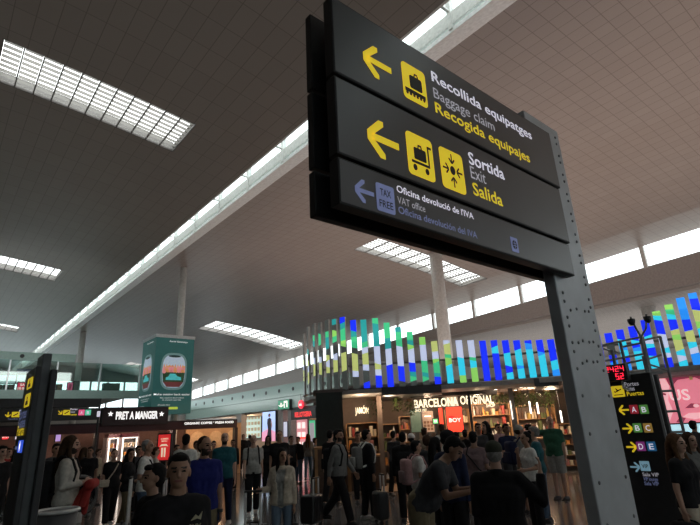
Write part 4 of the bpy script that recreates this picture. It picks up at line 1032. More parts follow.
panel(57, 61.5, 384, 393, YU, mat('bronze', (.3, .17, .1), .5), 'storage_cabinet', 'bronze cabinet on the upper floor right of the sign pillar', 'cabinet', .4)
art, words = panel(67.5, 72.5, 382, 391.5, YU, glow('poster_pink', (.7, .12, .25), .75), 'poster', 'small pink poster behind the balcony glass right of the sign pillar', 'poster'); art([[(.2, .2), (.6, .15), (.8, .7), (.4, .85)]], PINKD)
panel(74, 78, 381, 393, YU, GREYWALL, 'storage_cabinet', 'grey cabinet beside the small pink poster upstairs', 'cabinet', .4)
panel(104, 119, 383, 396, YU+3, mat('taupe_block', (.24, .21, .19), .7), 'storage_cabinet', 'wide taupe partition upstairs left of the green advertising box', 'partition', .4)

# ------------------------------------------------------------------ far shops below the green glass bands
WX = 25.0
tag(MB().box((31, 29, 0), (31.2, 62, 3.8)).build('wall_shops', mat('shop_wall_warm', (.5, .36, .26), .7)), kind='structure')
tag(MB().box((25.3, 30, 3.6), (31, 62, 3.72)).build('ceiling', mat('shop_ceiling', (.5, .45, .4), .7)), kind='structure')
def Wq(x, y, X=WX): p = atX(x, y, X); return p.y, p.z
def wx(px0, px1, y0, y1, m, name, label, cat, X=WX, th=.2, z0=None):
    (ya, z1), (yb, zb_) = Wq(px0, y0, X), Wq(px1, y1, X)
    if z0 is not None: zb_ = z0
    t = empty(name, (X, (ya+yb)/2, zb_), 0, label, cat); i = Matrix.Translation((-X, -(ya+yb)/2, -zb_))
    o = MB().box((X, yb, zb_), (X+th, ya, z1)).build('case', DARK if cat != 'pillar' else m, t); o.matrix_parent_inverse = i
    L = ya-yb
    o = MB().box((X-.02, yb+.04, zb_+.04), (X, ya-.04, z1-.04)).build('display', m, t); o.matrix_parent_inverse = i
    def art(polys, m_, d=.03, nm='artwork'):
        q = MB()
        for p_ in polys: q.prism([(x*L, zb_+y*(z1-zb_)) for x, y in p_], (X, ya, 0), (0, -1, 0), (0, 0, 1), d, d+.01)
        o_ = q.build(nm, m_, t); o_.matrix_parent_inverse = i
    def words(body, m_, x0, x1, y, s, d=.045):
        o_ = txt('lettering', body, m_, t, Vector((X, ya, 0)), (0, -1, 0), (0, 0, 1), x0*L, x1*L, zb_+y*(z1-zb_), s*(z1-zb_), d, .03); o_.matrix_parent_inverse = i
    return art, words
for px0, px1, nm in ((150, 186, 'a'), (236, 241, 'b'), (276, 283, 'c'), (288, 291, 'd')):
    (ya, _), (yb, _) = Wq(px0, 430), Wq(px1, 430); tag(MB().box((WX, yb, 0), (WX+.6, min(ya, 61.8), 3.72)).build('pillar_shop', mat('shop_pillar', (.34, .31, .30), .6)), kind='structure')
GLS = glow('model_sky', (.42, .55, .85), 1.0)
art, words = wx(262.5, 275.5, 412, 441, GLS, 'advertising_screen', 'tall lit screen with a dark figure against blue and pink, beside the far shops', 'screen', WX-.25)
art([[(0, 0), (1, 0), (1, .30), (.5, .42), (0, .3)]], glow('model_pink', (.85, .35, .5), .9), .022)
art([[(.35, .0), (.75, .0), (.72, .35), (.68, .62), (.72, .72), (.6, .78), (.42, .74), (.40, .6), (.46, .4)], circ(.56, .86, .09, 12, .06)], mat('model_dark', (.05, .04, .07), .6, emit=.1), .033)
art([[(.72, .72), (.8, .5), (.76, .4), (.7, .55)], circ(.56, .84, .05, 10, .035)], mat('model_skin', (.5, .28, .22), .6, emit=.3), .045)
art, words = wx(278, 289.5, 400.5, 409, glow('exit_green', (.02, .25, .13), .6), 'exit_sign', 'green emergency exit sign with white arrow below the glass band', 'sign', WX-.35, .36)
art(arrow(.3, .5, .42, -90), SW); art([[(.55, .2), (.85, .2), (.85, .85), (.55, .85)]], SW); art([[(.66, .2), (.8, .2), (.74, .55), (.8, .7), (.62, .65)]], glow('exit_green', (.02, .25, .13), .6), .045)
p = atX(300.5, 404.5, WX-.35); t = empty('round_sign', tuple(p), 0, 'round red lit sign beside the green exit sign', 'sign')
MB().cyl((0, 0, 0), (.1, 0, 0), .36, 24).build('disc', glow('disc_red', (.85, .03, .06), 1.0), t); o = txt('lettering', 'ink', SW, t, Vector((0, 0, 0)), (0, -1, 0), (0, 0, 1), -.22, .22, -.1, .22, .012, .03)
MB().cyl((.05, 0, .3), (.05, 0, 3.75-p.z+1.0), .02, 8).build('hanger', DARK, t)
NEON = glow('neon_sign_red', (.95, .05, .05), 1.2)
art, words = wx(291, 316, 408.8, 418, DARK, 'shop_sign', 'black fascia with red glowing letters at the far right shop', 'sign', WX-.05, .3); words('RELLOTGERIA', NEON, .18, .85, .22, .42)
wx(283.5, 287.5, 421.5, 437, PALES, 'advertising_screen', 'narrow lilac screen on the pillar left of the red lettered shop', 'screen', WX-.1)
art, words = wx(292, 308, 420, 446, glow('shopwin_pink', (.7, .30, .33), .8), 'window_display', 'pink lit window display below the red lettered sign', 'display', WX+1.2, .2, 0.0)
art([[(.1+.28*i, .12+.3*j), (.3+.28*i, .12+.3*j), (.3+.28*i, .3+.3*j), (.1+.28*i, .3+.3*j)] for i in range(3) for j in range(3)], SW); art([[(.1, .4), (.9, .4), (.9, .45), (.1, .45)]], REDS, .045)
art, words = wx(309, 316, 420, 447, glow('shopwin_green', (.08, .5, .25), .8), 'window_display', 'green edged window display next to the dark kiosk wall', 'display', WX+.6, .2, 0.0)
art([[(.15, .1), (.85, .1), (.85, .9), (.15, .9)]], glow('shopwin_grey', (.35, .3, .33), .7))
art, words = wx(242, 261, 416, 436, glow('shopwin_mint', (.45, .62, .55), .75), 'window_display', 'pale mint lit shelving display in the far left shop', 'display', WX+5.5, .2, 1.2)
art([[(.04+.16*i, .06+.25*j), (.15+.16*i, .06+.25*j), (.15+.16*i, .2+.25*j), (.04+.16*i, .2+.25*j)] for i in range(6) for j in range(4)], ITEMC[1]); 
for yv, pw, col in ((56, 60, (1, .7, .45)), (50, 90, (1, .68, .4)), (46, 120, (1, .68, .4)), (42, 60, (1, .7, .5)), (36.5, 60, (1, .5, .5)), (33, 50, (.7, 1, .8))): lamp((27.5, yv, 3.2), pw*1.4, col, .3)

# ------------------------------------------------------------------ balustrade and bin in the left foreground
CHROME = mat('brushed_steel', (.75, .75, .74), .35, .25); RUB = mat('rubber_black', (.02, .02, .022), .6)  # steel's pale base colour stands in for bright reflections
ba = empty('walkway_balustrade', (1.2, 8.5, 0), 0, 'steel and glass balustrade of a moving walkway with a rounded end', 'balustrade'); bi2 = Matrix.Translation((-1.2, -8.5, 0))
def gz(px, d): q = at(px, hory(px), d); q.z = 0; return q
e0, e1 = gz(-60, 13.6), gz(84, 14.2); dv = (e1-e0).normalized(); Lb = (e1-e0).length
def bp(s, z): q = e0+dv*s; return (q.x, q.y, z)
arc = [bp(Lb+.43*math.sin(PI*k/12), .55+.43*math.cos(PI*k/12)) for k in range(13)]
o = MB().tube([bp(0, .98)]+arc+[bp(Lb-.4, .12)], .04, 10).build('handrail', mat('handrail_grey', (.14, .14, .14), .4), ba, True); o.matrix_parent_inverse = bi2
o = MB().prism([(0, .2), (Lb, .2)]+[(Lb+.38*math.sin(PI-PI*k/12), .55-.0+.38*math.cos(PI-PI*k/12)) for k in range(13)]+[(0, .93)], e0, dv, (0, 0, 1), -.01, .01).build('glass_panel', mat_glass('balustrade_glass', (.55, .58, .58), .2), ba); o.matrix_parent_inverse = bi2
o = MB().prism([(0, 0), (Lb+.1, 0), (Lb+.1, .2), (0, .2)], e0, dv, (0, 0, 1), -.15, .15).build('skirt', CHROME, ba); o.matrix_parent_inverse = bi2
nb3 = Vector((dv.y, -dv.x, 0))
bn = gz(66, 6.3); t = empty('waste_bin', (bn.x, bn.y, 0), 0, 'grey waste bin with a pale rim at the bottom left, beside the sign pillar', 'bin')
MB().capsule((0, 0, 0), (0, 0, 1.10), .175, .19, 24, False).build('body', mat('bin_grey', (.10, .10, .105), .5), t, True); MB().tube([(.195*math.cos(2*PI*k/24), .195*math.sin(2*PI*k/24), 1.10) for k in range(25)], .018, 8).build('rim', CHROME, t, True)
MB().cyl((0, 0, 0), (0, 0, .04), .20, 24).build('foot_ring', RUB, t)

# ------------------------------------------------------------------ people
def person_mats():
    S_ = {}
    for n, c in (('fair', (.50, .30, .22)), ('tan', (.36, .20, .13)), ('olive', (.28, .155, .10)), ('brown', (.14, .075, .05))):
        S_[n] = mat('skin_'+n, c, .5, var=.06)
    return S_
SKIN = person_mats()
EYEM = mat('eye_dark', (.02, .015, .012), .2); LIPM = mat('lips', (.26, .09, .08), .5); BROWM = mat('eyebrow', (.03, .02, .015), .8)
def cloth(n, c): return mat('cloth_'+n, c, .85, var=.16, scale=22, bump=.25, spec=.2)
CL = {n: cloth(n, c) for n, c in (('black', (.014, .014, .016)), ('charcoal', (.05, .052, .058)), ('grey', (.16, .16, .155)), ('lightgrey', (.33, .33, .31)), ('white', (.68, .67, .64)), ('cream', (.52, .45, .36)), ('navy', (.018, .024, .06)), ('royal', (.018, .024, .15)),
      ('teal', (.02, .10, .12)), ('green', (.035, .12, .075)), ('khaki', (.20, .165, .10)), ('denim', (.085, .13, .20)), ('paledenim', (.16, .22, .30)), ('red', (.33, .035, .03)), ('pink', (.42, .25, .25)), ('mauve', (.22, .15, .155)), ('brown', (.12, .07, .045)), ('sand', (.38, .31, .22)), ('offwhite', (.48, .46, .41)), ('olive', (.055, .06, .045)))}
HAIR = {n: mat('hair_'+n, c, .75, var=.3, scale=40, bump=.4, spec=.15) for n, c in (('black', (.010, .009, .009)), ('brown', (.045, .025, .014)), ('chestnut', (.10, .05, .025)), ('grey', (.26, .25, .24)), ('bald', (.06, .045, .038)))}
SHOE = {'dark': mat('shoe_dark', (.03, .03, .032), .5), 'white': mat('shoe_white', (.6, .6, .58), .5), 'brown': mat('shoe_brown', (.14, .08, .045), .5)}
def remesh(mb, name, mats, voxel, smooth=3, fn=None):
    me = mb.mesh(name, []); o = bpy.data.objects.new(name, me); C.objects.link(o)
    m = o.modifiers.new('r', 'REMESH'); m.mode = 'VOXEL'; m.voxel_size = voxel; m.use_smooth_shade = True
    s = o.modifiers.new('s', 'SMOOTH'); s.factor = .5; s.iterations = smooth
    r = bpy.data.meshes.new_from_object(o.evaluated_get(bpy.context.evaluated_depsgraph_get()))
    bpy.data.objects.remove(o); bpy.data.meshes.remove(me); r.name = name
    r.materials.clear()
    for q in (mats if isinstance(mats, (list, tuple)) else [mats]): r.materials.append(q)
    if fn:
        for p in r.polygons:
            k = fn(p.center)
            if k: p.material_index = k
    return r
def link(name, me, parent):
    o = bpy.data.objects.new(name, me); C.objects.link(o); o.parent = parent; return o
ARMS = {'down': ((.14, -.04, -1), (.06, .14, -1)), 'bent': ((.16, -.12, -1), (-.12, 1, -.12)), 'phone': ((.18, .28, -1), (-.42, .9, .28)), 'raise': ((.62, .5, -.35), (-.25, .3, 1)), 'back': ((.16, -.42, -1), (.1, -.35, -1)),
        'swingf': ((.12, .36, -1), (.02, .6, -.85)), 'swingb': ((.14, -.38, -1), (.08, -.08, -1)), 'strap': ((.30, .02, -1), (-.30, .45, .9)), 'mouth': ((.15, .42, -.9), (-.45, .25, 1)), 'point': ((.5, .75, .05), (-.55, .85, .10)),
        'side': ((.35, .05, -1), (.15, .3, -1)), 'hold': ((.15, .05, -1), (-.55, .8, .1)), 'elbow': ((.75, .15, -.65), (-.55, .35, .75)), 'texting': ((.2, .5, -.85), (-.45, .8, .05))}
def V(*a): return Vector(a)
NPEOPLE = 0
def person(label, px, ytop, d, face=0, skin='tan', hair='short', hcol='black', top='tee', tcol='black', bottom='trousers', bcol='charcoal', shoe='dark', ra='down', la='down', stride=.0, lean=0.0, yaw=0.0, nod=0.0, female=False, build=1.0, group=None, cap=None, beard=False, vox=None, h=None, sling=None, emblem=False, inner=None, glasses=False, watch=False):
    global NPEOPLE; NPEOPLE += 1
    q = at(px, ytop, d)
    if h is None: h = q.z/(1-.0*lean)
    sc_ = h/1.75
    vd = V(q.x, q.y, 0).normalized(); rt = V(vd.y, -vd.x, 0); a = math.radians(face)
    hd = -vd*math.cos(a) + rt*math.sin(a)
    rz = math.atan2(-hd.x, hd.y)
    if vox is None: vox = .009 if d < 5.5 else (.012 if d < 11 else .017)
    hip = V(0, 0, .93); Rl = Matrix.Rotation(-lean, 3, 'X')
    def T(p): return hip + Rl @ (Vector(p)-hip) if lean else Vector(p)
    fm = .92 if female else 1.0
    B = build; sh = .168*fm*(1+.3*(B-1)); body = MB(); topm = MB(); botm = MB(); shoes = []
    # legs
    zmin = 9; legs = []
    for s in (1, -1):
        th = stride*s; hp = V(.092*s, 0, .92); kn = hp + V(.004*s, math.sin(th), -math.cos(th)).normalized()*.43
        th2 = th - (.10 if th > 0 else .35)*min(1, abs(stride)*3); an = kn + V(0, math.sin(th2), -math.cos(th2)).normalized()*.41; legs.append((s, hp, kn, an)); zmin = min(zmin, an.z)
    drop = zmin - .085
    g = .018 if bottom != 'jeans' else .012
    for s, hp, kn, an in legs:
        body.capsule(hp, kn, .078*B, .056, 12); body.capsule(kn, an, .055, .038, 12)
        body.capsule(an+V(0, -.035, -.045), an+V(.012*s, .13, -.058), .034, .028, 10)
        if bottom in ('trousers', 'jeans'):
            wl = 1.15 if bottom == 'trousers' else 1.0
            botm.capsule(hp, kn, .083*B+g, .058*wl+g, 14); botm.capsule(kn, an+V(0, 0, .0), .058*wl+g, .045*wl+g*1.2, 14, False); botm.capsule(kn-V(0, 0, .03), kn+V(0, 0, .03), .058*wl+g, .058*wl+g, 14)
        elif bottom == 'shorts': botm.capsule(hp, hp.lerp(kn, .9), .09*B+g, .082+g, 14, False)
        sm = MB(); sm.capsule(an+V(0, -.045, -.045), an+V(.012*s, .13, -.055), .045, .037, 12); sm.rbox((an.x-.045, an.y-.09, an.z-.085), (an.x+.052, an.y+.175, an.z-.062), .01); shoes.append(sm)
    # trunk
    bl = .10 + .06*(B-1)
    hipw = .075*(1.08 if female else 1)
    segs = [(T(V(-hipw, 0, .95)), T(V(hipw, 0, .95)), .112*B), (T(V(-.062, .008, 1.09)), T(V(.062, .008, 1.09)), (.098 if not female else .088)*B), (T(V(-.085*fm, .005, 1.26)), T(V(.085*fm, .005, 1.26)), .112*B), (T(V(-.115*fm, -.005, 1.39)), T(V(.115*fm, -.005, 1.39)), .078)]
    def trunk(mb, gg, lo=0, hi=4):
        ss = segs[lo:hi]
        for (a1, b1, r1), (a2, b2, r2) in zip(ss, ss[1:]):
            for t in (0, .5, 1): mb.capsule(a1.lerp(b1, t), a2.lerp(b2, t), r1+gg, r2+gg, 12)
        for a1, b1, r1 in ss: mb.capsule(a1, b1, r1+gg, r1+gg, 12)
        if B > 1.06: mb.ell(T(V(0, .05, 1.07)), (.14*B+gg, .10*B+gg, .15), 12, 8)
        if female: 
            for s in (1, -1): mb.ell(T(V(.065*s, .085, 1.27)), (.062+gg, .05+gg, .062), 10, 8)
    trunk(body, 0)
    neck0, neck1 = T(V(0, -.012, 1.43)), T(V(0, .012, 1.54)); body.capsule(neck0, neck1, .060*fm, .054*fm, 12)
    for s in (1, -1): body.capsule(T(V(.03*s, -.01, 1.45)), T(V(sh*s*.9, -.005, 1.405)), .05, .052, 10)
    # head, turned and nodded about the neck
    piv = T(V(0, .0, 1.535)); RH = Rl @ Matrix.Rotation(math.radians(yaw), 3, 'Z') @ Matrix.Rotation(-math.radians(nod), 3, 'X')
    if lean: RH = Matrix.Rotation(-lean*.75, 3, 'X') @ Matrix.Rotation(math.radians(yaw), 3, 'Z') @ Matrix.Rotation(-math.radians(nod), 3, 'X')
    H = lambda x, y, z: piv + RH @ V(x, y, z-1.535)
    body.ell(H(0, .005, 1.655), (.074, .094, .095), 18, 12, RH); body.ell(H(0, .035, 1.60), (.060, .068, .082), 16, 10, RH); body.ell(H(0, .062, 1.560), (.036, .036, .030), 10, 8, RH)
    body.capsule(H(0, .098, 1.648), H(0, .117, 1.612), .009, .014, 8); body.capsule(H(-.02, .096, 1.658), H(.02, .096, 1.658), .014, .014, 8)
    for s in (1, -1): body.ell(H(.075*s, -.002, 1.625), (.010, .020, .032), 8, 8, RH)
    # arms and hands
    slv = .58 if top in ('tee', 'polo') else (0.0 if top in ('tank',) else 1.0)
    hands = []
    for s, arm in ((1, ra), (-1, la)):
        u, f = ARMS[arm] if isinstance(arm, str) else arm
        sp_ = T(V(sh*s, -.005, 1.40)); L = Rl if not isinstance(arm, str) or arm not in ('texting',) else Rl
        ud = (L @ V(u[0]*s, u[1], u[2])).normalized(); fd = (L @ V(f[0]*s, f[1], f[2])).normalized()
        if lean and arm == 'texting': fd = V(-.3*s, .9, .15).normalized(); ud = V(.2*s, .3, -.95).normalized()
        el = sp_ + ud*.285; wr = el + fd*.25
        body.capsule(sp_, el, .050*B, .038, 12); body.capsule(el, wr, .038, .027, 12)
        # hand: palm, four bent fingers, thumb from the side
        inn = V(-s, 0, 0) if abs(fd.x) < .8 else V(0, 0, -1); inn = (inn - fd*inn.dot(fd)).normalized(); lat = fd.cross(inn)*(1 if s > 0 else -1)
        if lat.y < -.1 and abs(fd.z) > .5: lat = -lat
        for t in (-.022, 0, .022): body.capsule(wr+lat*t*.7, wr+fd*.085+lat*t*1.15, .016, .015, 8)
        for k, ln in enumerate((.062, .074, .078, .066)):
            b0 = wr+fd*.085+lat*(-.033+.022*k); b1 = b0+fd*ln*.52+inn*.008; b2 = b1+(fd*.62+inn*.78).normalized()*ln*.48
            r = .0088 if vox < .011 else .0105; body.capsule(b0, b1, r, r*.95, 7); body.capsule(b1, b2, r*.95, r*.85, 7)
        t0 = wr+fd*.03+lat*.026; t1 = t0+(fd*.6+lat*.75+inn*.2).normalized()*.04; body.capsule(t0, t1, .012, .0105, 7); body.capsule(t1, t1+(fd*.9+inn*.3+lat*.15).normalized()*.03, .0105, .009, 7)
        hands.append(wr+fd*.10+inn*.015)
        gg = .010 if top in ('tee', 'polo', 'long') else .016
        if slv > 0:
            topm.capsule(sp_+V(-.03*s, 0, 0), sp_, .056+gg, .053*B+gg, 12)
            if slv < 1: topm.capsule(sp_, sp_.lerp(el, slv*1.35), .053*B+gg, .047+gg, 14, False)
            else: topm.capsule(sp_, el, .053*B+gg, .040+gg, 14); topm.capsule(el, wr-fd*.01, .040+gg, .030+gg, 14, False); topm.capsule(el-fd*.01, el+fd*.01, .04+gg, .04+gg, 12)
    gg = {'tee': .010, 'polo': .010, 'long': .012, 'tank': .008, 'jacket': .018, 'hoodie': .020}.get(top, .012)
    trunk(topm, gg)
    for s in (1, -1): topm.capsule(T(V(.045*s, -.012, 1.425)), T(V(sh*s*.92, -.005, 1.405)), .052+gg*.6, .056+gg*.6, 10)
    topm.capsule(segs[0][0], segs[0][0]+V(0, 0, -.05), segs[0][2]+gg, segs[0][2]+gg, 12, False); topm.capsule(segs[0][1], segs[0][1]+V(0, 0, -.05), segs[0][2]+gg, segs[0][2]+gg, 12, False)
    if top in ('polo', 'jacket', 'long', 'hoodie'): topm.capsule(T(V(0, -.014, 1.44)), T(V(0, -.004, 1.495)), .076, .068, 14, False)
    botm.capsule(V(-hipw, 0, .94), V(hipw, 0, .94), .112*B+.008, .112*B+.008, 12)
    for s in (1, -1): botm.capsule(V(hipw*s, 0, .98), V(.09*s, 0, .88), .105*B+.006, .088*B+.012, 12)
    root = empty('person', (q.x, q.y, -drop*sc_), rz, label, 'person', group); root.scale = (sc_,)*3
    hinv = RH.transposed()
    def feat(c):
        l = hinv @ (c-piv); x, y, z = abs(l.x), l.y, l.z+1.535
        if y > .06 and 1.5 < z < 1.72:
            if (x-.031)**2/.000196 + (z-1.640)**2/.000072 < 1: return 1
            if .012 < x < .052 and abs(z-1.664+.1*(x-.03)) < .006: return 3
            if x < .026 and abs(z-1.578) < .007: return 2
        if beard and 1.52 < z < 1.606 and y > .015 and not (x < .025 and abs(z-1.578) < .006) and not (z > 1.595 and x < .05): return 3
        return 0
    me = remesh(body, 'body', [SKIN[skin], EYEM, LIPM, BROWM], vox, 2, feat); link('body', me, root)
    tname = {'tee': 't_shirt', 'polo': 'polo_shirt', 'long': 'shirt', 'tank': 'top', 'jacket': 'jacket', 'hoodie': 'hooded_jacket'}[top]
    tv = max(vox, .011)
    tm = remesh(topm, tname, CL[tcol], tv, 3)
    if inner:
        bm = bmesh.new(); bm.from_mesh(tm); bm.verts.ensure_lookup_table()
        isin = lambda f: (lambda c: c.y > .03 and abs(c.x) < .045+.035*max(0, (c.z-1.0))/.4 and .86 < c.z < 1.42)(f.calc_center_median())
        b2 = bm.copy(); bmesh.ops.delete(bm, geom=[f for f in bm.faces if isin(f)], context='FACES'); bmesh.ops.delete(b2, geom=[f for f in b2.faces if not isin(f)], context='FACES')
        bmesh.ops.solidify(bm, geom=bm.faces[:], thickness=.012); bm.to_mesh(tm); t2 = bpy.data.meshes.new('top'); b2.to_mesh(t2); t2.materials.append(CL[inner]); bm.free(); b2.free()
        for q_ in t2.polygons: q_.use_smooth = True
        link('top', t2, root)
    to = link(tname, tm, root)
    if bottom != 'none': link(bottom, remesh(botm, bottom, CL[bcol], tv, 3), root)
    for sm in shoes: sm.build('shoe', SHOE[shoe], root, True)
    # hair
    rr = random.Random(int(px*7+d*3)); ph = rr.random()*6
    wob = lambda dd_: 1+.03*math.sin(dd_.x*9+ph)*math.cos(dd_.z*8+dd_.y*7)
    hm = HAIR[hcol] if hair != 'bald' else HAIR['bald']
    if hair in ('short', 'bald', 'bun', 'crop', 'long', 'pony', 'curly'):
        mb = MB(); k = 1.0 if hair not in ('bald', 'crop') else .955
        bulk = {'curly': 1.12, 'long': 1.09}.get(hair, 1.0)
        mb.ell(H(0, -.018, 1.672 if hair != 'bald' else 1.662), (.079*k*bulk, .096*k*bulk, .093*k*bulk), 22, 14, RH, wob)
        mb.ell(H(0, -.035, 1.63), (.074*k*bulk, .072*k*bulk, .085*k), 18, 10, RH, wob)
        if hair == 'short': mb.ell(H(0, .05, 1.725), (.06, .045, .030), 14, 8, RH, wob)
        if hair == 'bun': mb.ell(H(0, -.09, 1.74), (.04, .04, .04), 14, 8, RH, wob)
        if hair == 'pony':
            mb.capsule(H(0, -.105, 1.68), H(0, -.13, 1.55), .025, .03, 10); mb.capsule(H(0, -.13, 1.55), T(V(0, -.13, 1.36)), .03, .015, 10)
        if hair == 'long':
            for s in (1, -1):
                mb.capsule(H(.064*s, .012, 1.68), H(.074*s, .012, 1.53), .030, .032, 10); mb.capsule(H(.074*s, .012, 1.53), T(V(.085*s, .07, 1.33)), .034, .026, 10)
                mb.capsule(H(.035*s, -.08, 1.64), T(V(.055*s, -.105, 1.44)), .05, .05, 10); mb.capsule(T(V(.055*s, -.105, 1.44)), T(V(.05*s, -.125, 1.26)), .05, .03, 10)
            link('hair', remesh(mb, 'hair', hm, .012, 2), root)
        else: mb.build('hair', hm, root, True)
    if hair == 'hood':
        mb = MB(); mb.ell(H(0, -.022, 1.66), (.098, .112, .118), 18, 12, RH); mb.capsule(H(0, -.04, 1.6), T(V(0, -.05, 1.45)), .095, .10, 14); link('hood', remesh(mb, 'hood', CL[tcol], .014, 3), root)
    if cap:
        mb = MB(); mb.ell(H(0, -.004, 1.688), (.085, .104, .080), 20, 12, RH); c = mb.build('cap', CL[cap], root, True)
        mb = MB(); pts = [(.075*math.sin(t), .085+.085*math.cos(t)) for t in [(-PI/2+PI*k/12) for k in range(13)]]
        mb.prism(pts, H(0, 0, 1.685), RH @ V(1, 0, 0), RH @ V(0, 1, -.12).normalized(), -.004, .006); mb.build('peak', CL[cap], c)
        if hcol: 
            mb = MB(); mb.ell(H(0, -.03, 1.63), (.076, .078, .07), 16, 10, RH); mb.build('hair', hm, root, True)
    if glasses:
        mb = MB()
        for s in (1, -1): mb.tube([H(.031*s+.02*math.cos(2*PI*k/12), .108, 1.64+.016*math.sin(2*PI*k/12)) for k in range(13)], .0025, 6); mb.tube([H(.052*s, .106, 1.645), H(.078*s, .0, 1.64)], .0025, 6)
        mb.build('glasses', BLACK, root)
    if sling:
        s = sling[0]; mb = MB(); pts = [T(V(s*.12, -.135, 1.36)), T(V(s*.11, -.06, 1.475)), T(V(s*.09, .095, 1.40)), T(V(0, .155, 1.24)), T(V(-s*.11, .145, 1.08)), T(V(-s*.17, .03, .98)), T(V(-s*.09, -.135, 1.10)), T(V(s*.02, -.145, 1.25)), T(V(s*.12, -.135, 1.36))]
        fine = []
        for i in range(len(pts)-1): fine += [pts[i].lerp(pts[i+1], t/3) for t in range(3)]
        mb.tube(fine+[pts[-1]], .014, 6); link('bag_strap', mb.mesh('bag_strap', CL[sling[1]]), root)
    if watch:
        w_ = hands[1]; mb = MB(); mb.cyl(w_+V(0, 0, .075), w_+V(0, -.0, .11), .04, 12); mb.build('watch', BLACK, root)
    if emblem:
        mb = MB(); lg = mat('emblem_cream', (.5, .46, .30), .6)
        mb.prism([(-.03, .0), (.0, .035), (.02, .02), (.045, .05), (.035, .0), (.01, .01)], V(-.085, .171, 1.33), (-1, 0, 0), (0, 0, 1), -.002, .006)
        letter(mb, '3MX', V(-.085, .171, 1.27), (-1, 0, 0), (0, 0, 1), -.04, .04, 0, .04, .006, .02); mb.build('emblem', lg, root)
    root['_h'] = h
    W = Matrix.Translation(root.location) @ Matrix.Rotation(rz, 4, 'Z') @ Matrix.Scale(sc_, 4)
    info = dict(W=W, rz=rz, sc=sc_, hands=[W @ x for x in hands], T=T, root=root, drop=drop, hd=hd, rt=V(hd.y, -hd.x, 0))
    print('P %-60s h=%.2f' % (label[:60], h))
    del root['_h']
    return info

def backpack(p, label, col, w_=.30, hh=.44, dp=.16, accent=None, zc=1.20, strapcol=None):
    m = CL[col]; T = p['T']; c = T(V(0, -.155-dp/2, zc)); loc = p['W'] @ c
    t = empty('backpack', tuple(loc), p['rz'], label, 'backpack'); t.scale = (p['sc'],)*3
    t.rotation_euler = (0, 0, p['rz'])
    MB().rbox((-w_/2, -dp/2, -hh/2), (w_/2, dp/2, hh/2), .055).build('body', m, t, True)
    MB().rbox((-w_*.38, -dp/2-.05, -hh*.42), (w_*.38, -dp/2+.02, hh*.05), .025).build('front_pocket', CL[accent] if accent else m, t, True)
    MB().tube([(-.03, dp/2-.03, hh/2-.01), (-.03, dp/2-.03, hh/2+.03), (.03, dp/2-.03, hh/2+.03), (.03, dp/2-.03, hh/2-.01)], .008).build('grab_handle', m, t)
    for s in (1, -1):
        o0 = lambda x, y, z: T(V(x, y, z))-c
        pts = [o0(.09*s, -.17, zc+hh*.42), o0(.11*s, -.07, 1.50), o0(.12*s, .07, 1.45), o0(.13*s, .135, 1.30), o0(.15*s, .10, 1.10), o0(.12*s, -.16, 1.02)]
        MB().tube(pts, .018, 8).build('shoulder_strap', CL[strapcol] if strapcol else m, t)
    return t
def suitcase(p, hand, label, col, dist=.32, w_=.38, hh=.56, dp=.24, side=0.0, turn=0.0, handle=True, mtl=None):
    """trolley case standing on its wheels beside or behind the person whose hand holds the telescopic grip"""
    hp = p['hands'][hand]; base = hp + p['hd']*dist + p['rt']*side; hz = hp.z
    t = empty('suitcase', (base.x, base.y, 0), p['rz']+turn, label, 'suitcase'); m = mtl or mat('case_'+col, {'black': (.016, .016, .018), 'grey': (.1, .1, .1), 'green': (.02, .05, .04)}[col], .4)
    MB().rbox((-w_/2, -dp/2, .07), (w_/2, dp/2, .07+hh), .045).build('shell', m, t, True)
    rb = MB()
    for k in range(6): x = -w_*.4+w_*.8*k/5; rb.rbox((x-.012, -dp/2-.008, .12), (x+.012, dp/2+.008, .02+hh), .006)
    rb.build('ribs', m, t)
    for sx in (-1, 1):
        for sy in (-1, 1):
            x, y = sx*(w_/2-.05), sy*(dp/2-.05); MB().cyl((x-.012, y, .03), (x+.012, y, .03), .03, 12).build('wheel', RUB, t)
    if handle:
        zt = max(hz, .85)
        for sx in (-1, 1): MB().cyl((sx*w_*.26, dp/2-.05, .07+hh-.03), (sx*w_*.26, dp/2-.05, zt), .017, 10).build('handle_rod', CHROME, t)
        MB().rbox((-w_*.26-.02, dp/2-.07, zt), (w_*.26+.02, dp/2-.03, zt+.03), .012).build('grip', RUB, t)
    MB().tube([(-.06, 0, .06+hh), (-.06, 0, .10+hh), (.06, 0, .10+hh), (.06, 0, .06+hh)], .012).build('carry_handle', RUB, t)
    return t
def handbag(p, hand, label, col, w_=.30, hh=.22, dp=.10, drop=.28, dx=0.0):
    hp = p['hands'][hand]; t = empty('handbag', (hp.x, hp.y, hp.z-drop-hh/2), p['rz'], label, 'bag')
    t.rotation_euler = (0, 0, p['rz']+PI/2)
    MB().rbox((-w_/2, -dp/2, -hh/2), (w_/2, dp/2, hh/2), .035).build('body', CL[col], t, True)
    MB().tube([(-w_*.32, 0, hh/2-.02)]+[(w_*.32*-math.cos(PI*k/8), 0, hh/2+drop*math.sin(PI*k/8)) for k in range(1, 8)]+[(w_*.32, 0, hh/2-.02)], .010).build('handles', CL[col], t)
    return t
def hipbag(p, s, label, col, z=.98, sz=(.2, .08, .15), y=.12, x=.2):
    loc = p['W'] @ V(s*x, y, z); t = empty('handbag', tuple(loc), p['rz'], label, 'bag')
    MB().rbox((-sz[0]/2, -sz[1]/2, -sz[2]/2), (sz[0]/2, sz[1]/2, sz[2]/2), .03).build('body', CL[col], t, True); MB().rbox((-sz[0]/2, sz[1]/2-.01, 0), (sz[0]/2, sz[1]/2+.008, sz[2]/2), .008).build('flap', CL[col], t)
    return t
